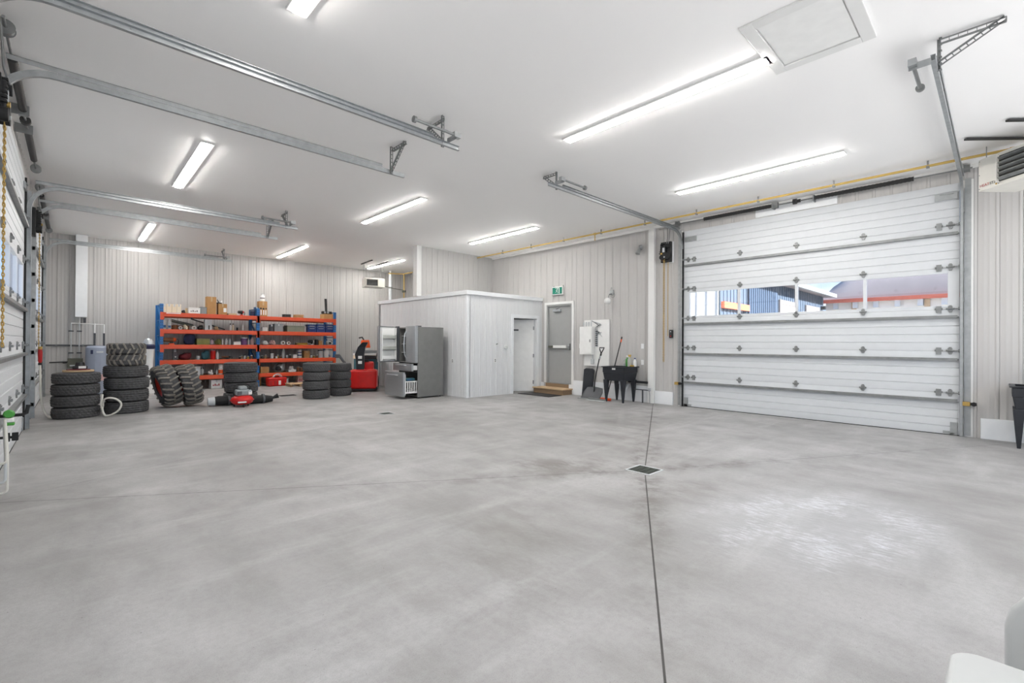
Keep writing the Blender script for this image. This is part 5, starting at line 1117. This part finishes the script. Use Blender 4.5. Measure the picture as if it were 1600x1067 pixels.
# hook with green reel and coiled cords near the left edge
t = thing('wall_hook', 'black L shaped hook beside the nearer left garage door', 'hook', (-.40, 5.8, .72)); MB().tube([(-.47, 5.80, .715), (-.31, 5.80, .718), (-.285, 5.80, .73), (-.275, 5.80, .80)], .014).build('hook_arm', 'black', t, world=True); MB().box(-.49, 5.77, .66, -.47, 5.83, .77).build('hook_plate', 'galvd', t, world=True)
t = thing('strap_reel', 'green and white strap reel hanging on the black hook at left', 'reel', (-.385, 5.76, .62)); MB().lathe([(.026, -.02), (.036, 0), (.026, .02)], 20, T(-.385, 5.755, .735) @ Matrix.Rotation(PI/2, 4, 'X')).build('green_disc', 'green', t, world=True)
MB().box(-.415, 5.73, .665, -.355, 5.78, .70).build('white_webbing', 'white', t, world=True, bevel=.008); MB().box(-.42, 5.725, .64, -.35, 5.785, .665).build('green_base', 'green', t, world=True, bevel=.008)
t = thing('garden_hose', 'white hose hanging in long loops at the left edge of the photo', 'hose', (-.43, 5.75, .02))
for k, (xx, zb, wd) in enumerate(((-.425, .05, .035), (-.43, .14, .03), (-.42, .30, .028))):
    MB().tube([(xx-wd, 5.74-.02*k, .70), (xx-wd, 5.74-.02*k, .40), (xx-wd, 5.74-.02*k, zb+.08)]+arc((xx, 5.74-.02*k, zb+.06), wd, PI, 2*PI, 8, 'xz')+[(xx+wd, 5.74-.02*k, .40), (xx+wd*.6, 5.74-.02*k, .70)], .010, n=8).build('hose_loop', 'hose' if k != 1 else 'palegrey', t, world=True)
t = thing('outlet_box', 'black outlet box low beside the nearer left garage door', 'outlet', (-.42, 5.84, .5)); MB().box(-.41, 5.86, .485, -.385, 5.89, .56).box(-.375, 5.86, .49, -.335, 5.89, .56).build('box_body', 'black', t, world=True, bevel=.004); MB().box(-.47, 5.875, .51, -.335, 5.895, .53).build('mounting_arm', 'black', t, world=True)

# ------------------------------------------------------------------ compressor and rolled bag
t = thing('air_compressor', 'red pancake air compressor with grey motor cover on the floor', 'compressor', (2.58, 10.91, 0))
MB().lathe([(.02, .045), (.13, .05), (.19, .085), (.21, .14), (.19, .195), (.13, .23), (.02, .235)], 32).build('tank', 'red', t, ang=60)
MB().cyl((0, 0, .135), (0, 0, .148), .222, n=32).build('tank_seam', 'redd', t)
for a in (.5, 2.6, 4.7): MB().cyl((.15*math.cos(a), .15*math.sin(a), 0), (.15*math.cos(a), .15*math.sin(a), .08), .018).build('rubber_foot', 'black', t)
q = MB(); q.box(-.13, -.10, .23, .13, .10, .36); q.build('motor_cover', 'grey', t, bevel=.035, seg=3); MB().box(-.07, -.09, .34, .08, .09, .43).build('cylinder_cover', 'grey', t, bevel=.03)
MB().box(.09, -.12, .25, .16, -.05, .33).build('regulator', 'white', t, bevel=.01); MB().cyl((.12, -.14, .33), (.12, -.12, .33), .025).build('gauge', 'silver', t)
MB().box(-.11, -.118, .26, -.03, -.10, .33).build('vent_grille', 'dgrey', t); MB().box(-.12, -.222, .10, .03, -.17, .125).build('white_lettering_band', 'white', t, bevel=.004)
MB().tube([(-.15, .02, .2), (-.15, .02, .42), (-.08, .02, .47), (.08, .02, .47), (.15, .02, .42), (.15, .02, .2)], .012).build('carry_handle', 'black', t)
t = thing('rolled_bag', 'long black rolled bag with silver end lying behind the compressor', 'bag', (2.65, 11.27, 0))
pts = [(2.14+.092*i, 11.33-.012*i+.01*math.sin(i*1.7), .112-.002*i) for i in range(13)]
MB().tube(pts, [.08, .10, .102, .096, .102, .098, .102, .096, .098, .09, .094, .08, .065], n=16).build('roll_body', 'rubberblk', t, world=True, ang=60)
MB().cyl((2.05, 11.34, .098), (2.17, 11.33, .102), .082, .098, n=20).build('silver_end', 'palegrey', t, world=True)
MB().cyl((3.23, 11.19, .10), (3.36, 11.17, .15), .02, .055, n=14).build('funnel_end', 'black', t, world=True)
for k in (3, 6, 10): MB().cyl((pts[k][0]-.02, pts[k][1], .104), (pts[k][0]+.02, pts[k][1], .104), .106, n=18).build('strap', 'dgrey', t, world=True)

# ------------------------------------------------------------------ fridge
t = thing('refrigerator', 'stainless french door refrigerator with open door and pulled out drawers', 'fridge', (6.45, 10.2, 0))
fx0, fx1, fy0, fy1 = 6.10, 6.84, 9.75, 10.66
q = MB(); q.box(fx0, fy0, .03, fx1, fy0+.03, 1.745).box(fx0, fy1-.03, .03, fx1, fy1, 1.745).box(fx1-.03, fy0+.03, .03, fx1, fy1-.03, 1.745).box(fx0, fy0+.03, 1.715, fx1-.03, fy1-.03, 1.745).box(fx0, fy0+.03, .03, fx1-.03, fy1-.03, .06).box(fx0+.01, fy0+.03, .63, fx1-.03, fy1-.03, .66).box(fx0+.01, fy0+.03, .85, fx1-.03, fy1-.03, .88)
q.build('cabinet', 'fridgeside', t, world=True, bevel=.004)
q = MB(); q.box(fx1-.10, fy0+.032, .88, fx1-.04, fy1-.032, 1.71)
for z in (1.1, 1.32, 1.52): q.box(fx0+.06, fy0+.035, z, fx1-.1, fy1-.035, z+.012)
q.build('inner_liner', 'white', t, world=True)
for x in (fx0+.05, fx1-.06):
    for y in (fy0+.05, fy1-.05): MB().cyl((x, y, 0), (x, y, .03), .02).build('foot', 'black', t, world=True)
def curved_front(x, ya, yb, za, zb, th=.055, bul=.02):
    q = MB(); n = 8; vv = []
    for i in range(n+1):
        u = i/n; yy = ya+(yb-ya)*u; b_ = bul*(1-(2*u-1)**4)
        vv += [(x-b_, yy, za), (x-b_, yy, zb), (x+th, yy, za), (x+th, yy, zb)]
    ff = []
    for i in range(n):
        a = i*4; b_ = a+4; ff += [(a, b_, b_+1, a+1), (a+2, a+3, b_+3, b_+2), (a+1, b_+1, b_+3, a+3), (a, a+2, b_+2, b_)]
    ff += [(0, 1, 3, 2), (n*4, n*4+2, n*4+3, n*4+1)]; return q.add(vv, ff)
dr = curved_front(fx0-.08, fy0, 10.20, .865, 1.765, .075).build('closed_door', 'stainless', t, world=True, bevel=.004)
MB().tube([(fx0-.10, 10.14, .98), (fx0-.15, 10.13, 1.06), (fx0-.17, 10.125, 1.3), (fx0-.15, 10.13, 1.56), (fx0-.10, 10.14, 1.64)], .014).build('handle', 'silver', dr, world=True)
MB().box(fx0-.02, fy0+.01, 1.745, fx0+.10, fy0+.10, 1.775).build('hinge_cover', 'dgrey', t, world=True, bevel=.004)
od = MB().box(5.55, 10.70, .865, 6.02, 10.775, 1.765).build('open_door', 'stainless', t, world=True, bevel=.008); od['label'] = 'door swung wide open, white inside'
q = MB(); q.box(5.57, 10.672, .885, 6.00, 10.70, 1.745); q.box(5.585, 10.58, .90, 5.605, 10.672, 1.73).box(5.965, 10.58, .90, 5.985, 10.672, 1.73); q.build('door_liner', 'white', od, world=True, bevel=.004)
for z in (.93, 1.17, 1.45): MB().box(5.605, 10.57, z, 5.965, 10.585, z+.09).box(5.605, 10.57, z, 5.965, 10.672, z+.01).build('door_bin', 'clearp' if z > 1 else 'white', od, world=True)
MB().box(5.555, 10.66, .87, 6.015, 10.672, .885).box(5.555, 10.66, 1.745, 6.015, 10.672, 1.76).box(5.555, 10.66, .885, 5.568, 10.672, 1.745).box(6.002, 10.66, .885, 6.015, 10.672, 1.745).build('gasket', 'dgrey', od, world=True)
MB().box(6.03, 10.62, .865, 6.09, 10.72, 1.775).build('hinge_strip', 'dgrey', t, world=True)
dm = curved_front(5.93, fy0+.01, fy1-.01, .665, .845, .05).build('middle_drawer', 'stainless', t, world=True, bevel=.004); MB().tube([(5.91, 9.98, .80), (5.87, 10.0, .805), (5.865, 10.2, .805), (5.87, 10.42, .805), (5.91, 10.44, .80)], .013).build('handle', 'silver', dm, world=True)
MB().box(5.98, fy0+.05, .69, 6.35, fy0+.06, .80).box(5.98, fy1-.06, .69, 6.35, fy1-.05, .80).box(5.98, fy0+.06, .69, 6.35, fy1-.06, .70).build('drawer_tray', 'white', dm, world=True)
db = curved_front(5.70, fy0+.01, fy1-.01, .065, .645, .055).build('freezer_drawer', 'stainless', t, world=True, bevel=.004); MB().tube([(5.68, 9.98, .57), (5.635, 10.0, .575), (5.63, 10.2, .575), (5.635, 10.42, .575), (5.68, 10.44, .57)], .014).build('handle', 'silver', db, world=True)
q = MB(); x0, x1, y0, y1 = 5.80, 6.45, fy0+.06, fy1-.06
for z in (.14, .40): q.box(x0, y0, z, x1, y0+.012, z+.03).box(x0, y1-.012, z, x1, y1, z+.03)
for k in range(12): xx = x0+(x1-x0)*k/11.; q.box(xx-.012, y0, .17, xx+.012, y0+.008, .40)
q.box(x0, y0, .13, x1, y1, .14); q.build('freezer_basket', 'white', db, world=True); MB().box(5.765, fy0+.03, .10, 5.78, fy1-.03, .60).build('inner_panel', 'white', db, world=True)
t = thing('frozen_pack', 'blue packet lying in the pulled out freezer drawer', 'pack', (5.98, 9.98, .42)); MB().box(-.13, -.10, 0, .13, .10, .07).build('packet_body', 'teal', t, bevel=.02); MB().box(-.10, -.102, .02, .02, -.098, .05).build('packet_band', 'blue', t)
MB
# ------------------------------------------------------------------ snow blower
t = thing('snow_blower', 'red snow blower with tall black chute beside the fridge', 'snow blower', (5.95, 12.3, 0), R(-32))
MB().box(-.36, -.26, .06, .36, .20, .60).build('auger_housing', 'red', t, bevel=.06, seg=3)
MB().box(-.33, -.30, .03, .33, -.20, .08).build('scraper_bar', 'black', t, bevel=.004); MB().box(-.37, -.24, .04, -.34, .16, .12).box(.34, -.24, .04, .37, .16, .12).build('skid_shoe', 'black', t)
MB().box(-.22, .18, .20, .26, .62, .52).build('engine_base', 'redd', t, bevel=.03); MB().box(-.20, .22, .52, .22, .60, .80).build('engine_cover', 'red', t, bevel=.05, seg=3)
MB().cyl((0, .3, .80), (0, .3, .86), .10, n=18).build('starter_cap', 'black', t)
for s in (-1, 1):
    w2 = MB(); v = tire_mesh(.20, .10, .12, 1, n=48); M_ = Matrix.Translation((s*.30-.06, .42, .20)) @ Matrix.Rotation(PI/2, 4, 'Y'); w2.add(v.v, v.f, M_); o = w2.build('wheel', 'tire', t); MB().cyl((s*.30-.04, .42, .20), (s*.30+.04, .42, .20), .10, n=18).build('wheel_rim', 'white', o)
ch = MB(); P = [(-.10, -.02, .58), (-.10, -.03, .80), (-.12, -.05, 1.02), (-.06, -.08, 1.22), (.04, -.14, 1.36)]
for a, b_, wa, wb in zip(P, P[1:], (.20, .22, .24, .20), (.22, .24, .20, .15)):
    ch.taper(a[0]-wa/2, a[1]-.08, a[0]+wa/2, a[1]+.08, a[2], b_[0]-wb/2, b_[1]-.07, b_[0]+wb/2, b_[1]+.07, b_[2])
c = ch.build('discharge_chute', 'blackp', t, bevel=.004)
for z in (.76, .90): MB().box(-.15, -.135, z, -.05, -.118, z+.08).build('white_sticker', 'white', c)
for s in (-1, 1): MB().tube([(s*.22, .55, .5), (s*.25, .80, .85), (s*.26, .98, 1.02), (s*.26, 1.14, 1.0)], .014).build('handlebar', 'black', t); MB().tube([(s*.26, 1.08, 1.01), (s*.26, 1.2, .99)], .022).build('hand_grip', 'orangep', t)
MB().box(-.24, .80, .86, .24, .94, .96).build('control_panel', 'black', t, bevel=.01)
MB().tube([(-.36, .1, .6), (-.55, -.02, .82), (-.68, .0, 1.0)], .035).box(-.78, -.05, .92, -.66, .05, 1.02).build('chute_crank', 'dgrey', t)
MB().cyl((-.40, -.05, .40), (-.40, -.05, .52), .06, n=14).build('side_lamp', 'pinkish', t)
t = thing('fuel_can', 'orange plastic can standing on boards behind the open fridge door', 'can', (6.50, 13.38, 1.19)); MB().taper(-.13, -.10, .13, .10, 0, -.10, -.08, .10, .08, .24).build('can_body', 'orangep', t, bevel=.02); MB().tube([(-.05, 0, .24), (-.10, 0, .32), (-.2, 0, .3)], .022).build('spout', 'black', t)
t = thing('board_stack', 'pale boards stacked behind the snow blower', 'boards', (6.52, 13.36, 0)); 
MB().box(-.30, -.20, 0, .30, .20, .86).build('support_box', 'teal', t, bevel=.01)
for k, (c_, h_) in enumerate((('cream', .10), ('white', .05), ('grey', .08))): z = .86+(0, .11, .175)[k]; MB().box(-.32, -.22, z, .32, .22, z+h_).build('board', c_, t, bevel=.004)

# ------------------------------------------------------------------ white plastic chair in the near corner
t = thing('plastic_chair', 'white moulded plastic chair cut off by the lower right corner', 'chair', (2.22, -.12, 0), R(0))
def rounded(x0, y0, x1, y1, r, n=6):
    out = []
    for cx_, cy_, a in ((x1-r, y1-r, 0), (x0+r, y1-r, PI/2), (x0+r, y0+r, PI), (x1-r, y0+r, 1.5*PI)): out += [(cx_+r*math.cos(a+PI/2*i/n), cy_+r*math.sin(a+PI/2*i/n)) for i in range(n+1)]
    return out
t.location = (1.9, -.18, 0); LOC[t.name] = Vector((1.9, -.18, 0))
MB().prism(rounded(1.46, -.44, 1.955, .105, .075), .405, .45).build('seat', 'plasticw', t, world=True, bevel=.016, seg=3)
MB().prism(rounded(1.49, -.41, 1.925, .075, .05), .37, .405).build('seat_skirt', 'plasticw', t, world=True, bevel=.004)
for x in (1.52, 1.88):
    for y in (-.38, .01): MB().taper(x-.02, y-.02, x+.02, y+.02, 0, x-.035, y-.035, x+.035, y+.035, .38).build('leg', 'plasticw', t, world=True, bevel=.006)
MB().box(1.90, -.40, .36, 2.12, -.34, .42).box(1.90, -.16, .36, 2.12, -.10, .42).build('rear_bracket', 'plasticw', t, world=True, bevel=.01)
pts = [(-.42, .30), (.035, .30), (.035, .48), (.02, .535), (-.01, .575), (-.06, .615), (-.14, .68), (-.195, .70), (-.25, .68), (-.33, .615), (-.40, .56)]
A = Matrix.Translation((2.085, -.045, 0)) @ Matrix.Rotation(R(0), 4, 'Y') @ Matrix(((0,.22,1,-.06),(1,0,0,0),(0,1,0,0),(0,0,0,1)))
MB().prism(pts, 0, .045, A).build('backrest', 'plasticw', t, world=True, bevel=.014, seg=3)
MB().prism([(-.19+(x+.19)*.80, .46+(z-.46)*.76) for x, z in pts], -.004, .02, A).build('back_panel', 'plasticb', t, world=True, bevel=.003)

# ------------------------------------------------------------------ outside the right wall door: yard and neighbouring buildings
def ribbed_box(mb, x0, y0, z0, x1, y1, z1, per, axis):
    mb.box(x0, y0, z0, x1, y1, z1)
    n = int((x1-x0)/per) if axis == 'x' else int((y1-y0)/per)
    for k in range(n):
        if axis == 'x': mb.box(x0+k*per, y0-.03, z0, x0+k*per+.07, y0, z1)
        else: mb.box(x0-.03, y0+k*per, z0, x0, y0+k*per+.07, z1)
t = thing('storage_building', 'white sided building outside, at left end of the door windows', 'building', (22, 12, -.25))
q = MB(); q.prism([(19.9, 8.27), (21.4, 9.0), (21.4, 20), (17.0, 20)], -.25, 6.5)
for k in range(28): q.bar((19.9-.0979*k, 8.30+.40*k, -.25), (19.9-.0979*k, 8.30+.40*k, 6.5), .06, .06)
q.build('wall', 'extwhite', t, world=True); MB().prism([(19.7, 8.2), (21.4, 9.0), (21.4, 20.2), (16.8, 20.2)], 6.5, 6.7).build('roof', 'extroof', t, world=True)
t = thing('storage_building', 'blue grey metal building with garage doors, outside', 'building', (32, 12, -.25))
q = MB(); ribbed_box(q, 21.6, 8.9, -.25, 39.7, 18, 5.0, .40, 'x'); q.build('wall', 'extblue', t, world=True)
q = MB(); ribbed_box(q, 24.9, 8.80, -.25, 29.3, 8.9, 5.0, .30, 'x'); q.build('dark_wall', 'extdark', t, world=True)
q = MB(); q.prism([(8.3, 4.85), (8.3, 5.05), (13.4, 6.6), (18.6, 5.05), (18.6, 4.85)], 21.45, 40.3, Matrix(((0,0,1,0),(1,0,0,0),(0,1,0,0),(0,0,0,1)))); q.build('roof', 'extroof', t, world=True)
MB().box(21.45, 8.2, 4.82, 40.3, 8.32, 5.06).build('fascia', 'grey', t, world=True)
for x in (29.9, 35.2):
    d_ = MB().box(x, 8.84, -.25, x+3.0, 8.9, 3.75).build('garage_door', 'extwhite', t, world=True)
    MB().box(x-.15, 8.80, 3.75, x+3.15, 8.9, 4.0).box(x-.15, 8.80, -.25, x, 8.9, 3.75).box(x+3.0, 8.80, -.25, x+3.15, 8.9, 3.75).build('door_trim', 'extroof', d_, world=True)
MB().box(38.9, 8.6, 3.9, 39.15, 8.9, 4.15).build('wall_lamp', 'black', t, world=True)
MB().box(21.7, 8.72, 3.05, 24.8, 8.9, 3.35).build('orange_band', 'extorange', t, world=True)
t = thing('barn', 'long building with grey metal roof and orange eave, outside', 'building', (48, 2, -.25))
q = MB(); q.box(43.6, -30, -.25, 60, 9.6, 4.7); q.build('wall', 'extwhite', t, world=True)
q = MB(); n = 10; Pf = [(43.2+10.5*(1-math.cos(PI/2*k/n))*1.0, 4.9+6.3*math.sin(PI/2*k/n)) for k in range(n+1)]
vv = []; ys = (-31, 2.5, 5.5, 7.8, 9.4, 10.2)
hs = (1, 1, .86, .62, .34, .0)
for y, s in zip(ys, hs):
    for x, z in Pf: vv.append((x, y, 4.9+(z-4.9)*s))
m_ = n+1; ff = [(i*m_+k, i*m_+k+1, (i+1)*m_+k+1, (i+1)*m_+k) for i in range(len(ys)-1) for k in range(n)]
q.add(vv, ff)
for k in range(60):
    y = -30+k*.6
    if y < 2.5: q.bar((43.2+.02, y, 4.92), (Pf[4][0], y, Pf[4][1]+.02), .06, .05); q.bar((Pf[4][0], y, Pf[4][1]+.02), (Pf[9][0], y, Pf[9][1]+.02), .06, .05)
q.build('roof', 'extroof', t, world=True)
MB().box(43.0, -31, 4.66, 43.3, 10.2, 4.92).build('eave', 'extorange', t, world=True)
for k in range(9): MB().box(43.45, -26+k*4.2, -.25, 43.6, -25.7+k*4.2, 4.66).build('post', 'tan', t, world=True)
for k in range(24): MB().box(43.25, -20+k*1.25, 4.2, 43.6, -19.7+k*1.25, 4.66).build('rafter_end', 'palegrey', t, world=True)
t = thing('trailer', 'white trailer roof just visible through the second window pane', 'trailer', (24, 7.5, -.25))
MB().box(22.6, 6.4, .3, 27.5, 8.2, 2.55).build('body', 'extwhite', t, world=True, bevel=.15)
for x in (23.6, 24.6): MB().cyl((x, 6.3, .15), (x, 6.45, .15), .4, n=20).build('wheel', 'black', t, world=True)
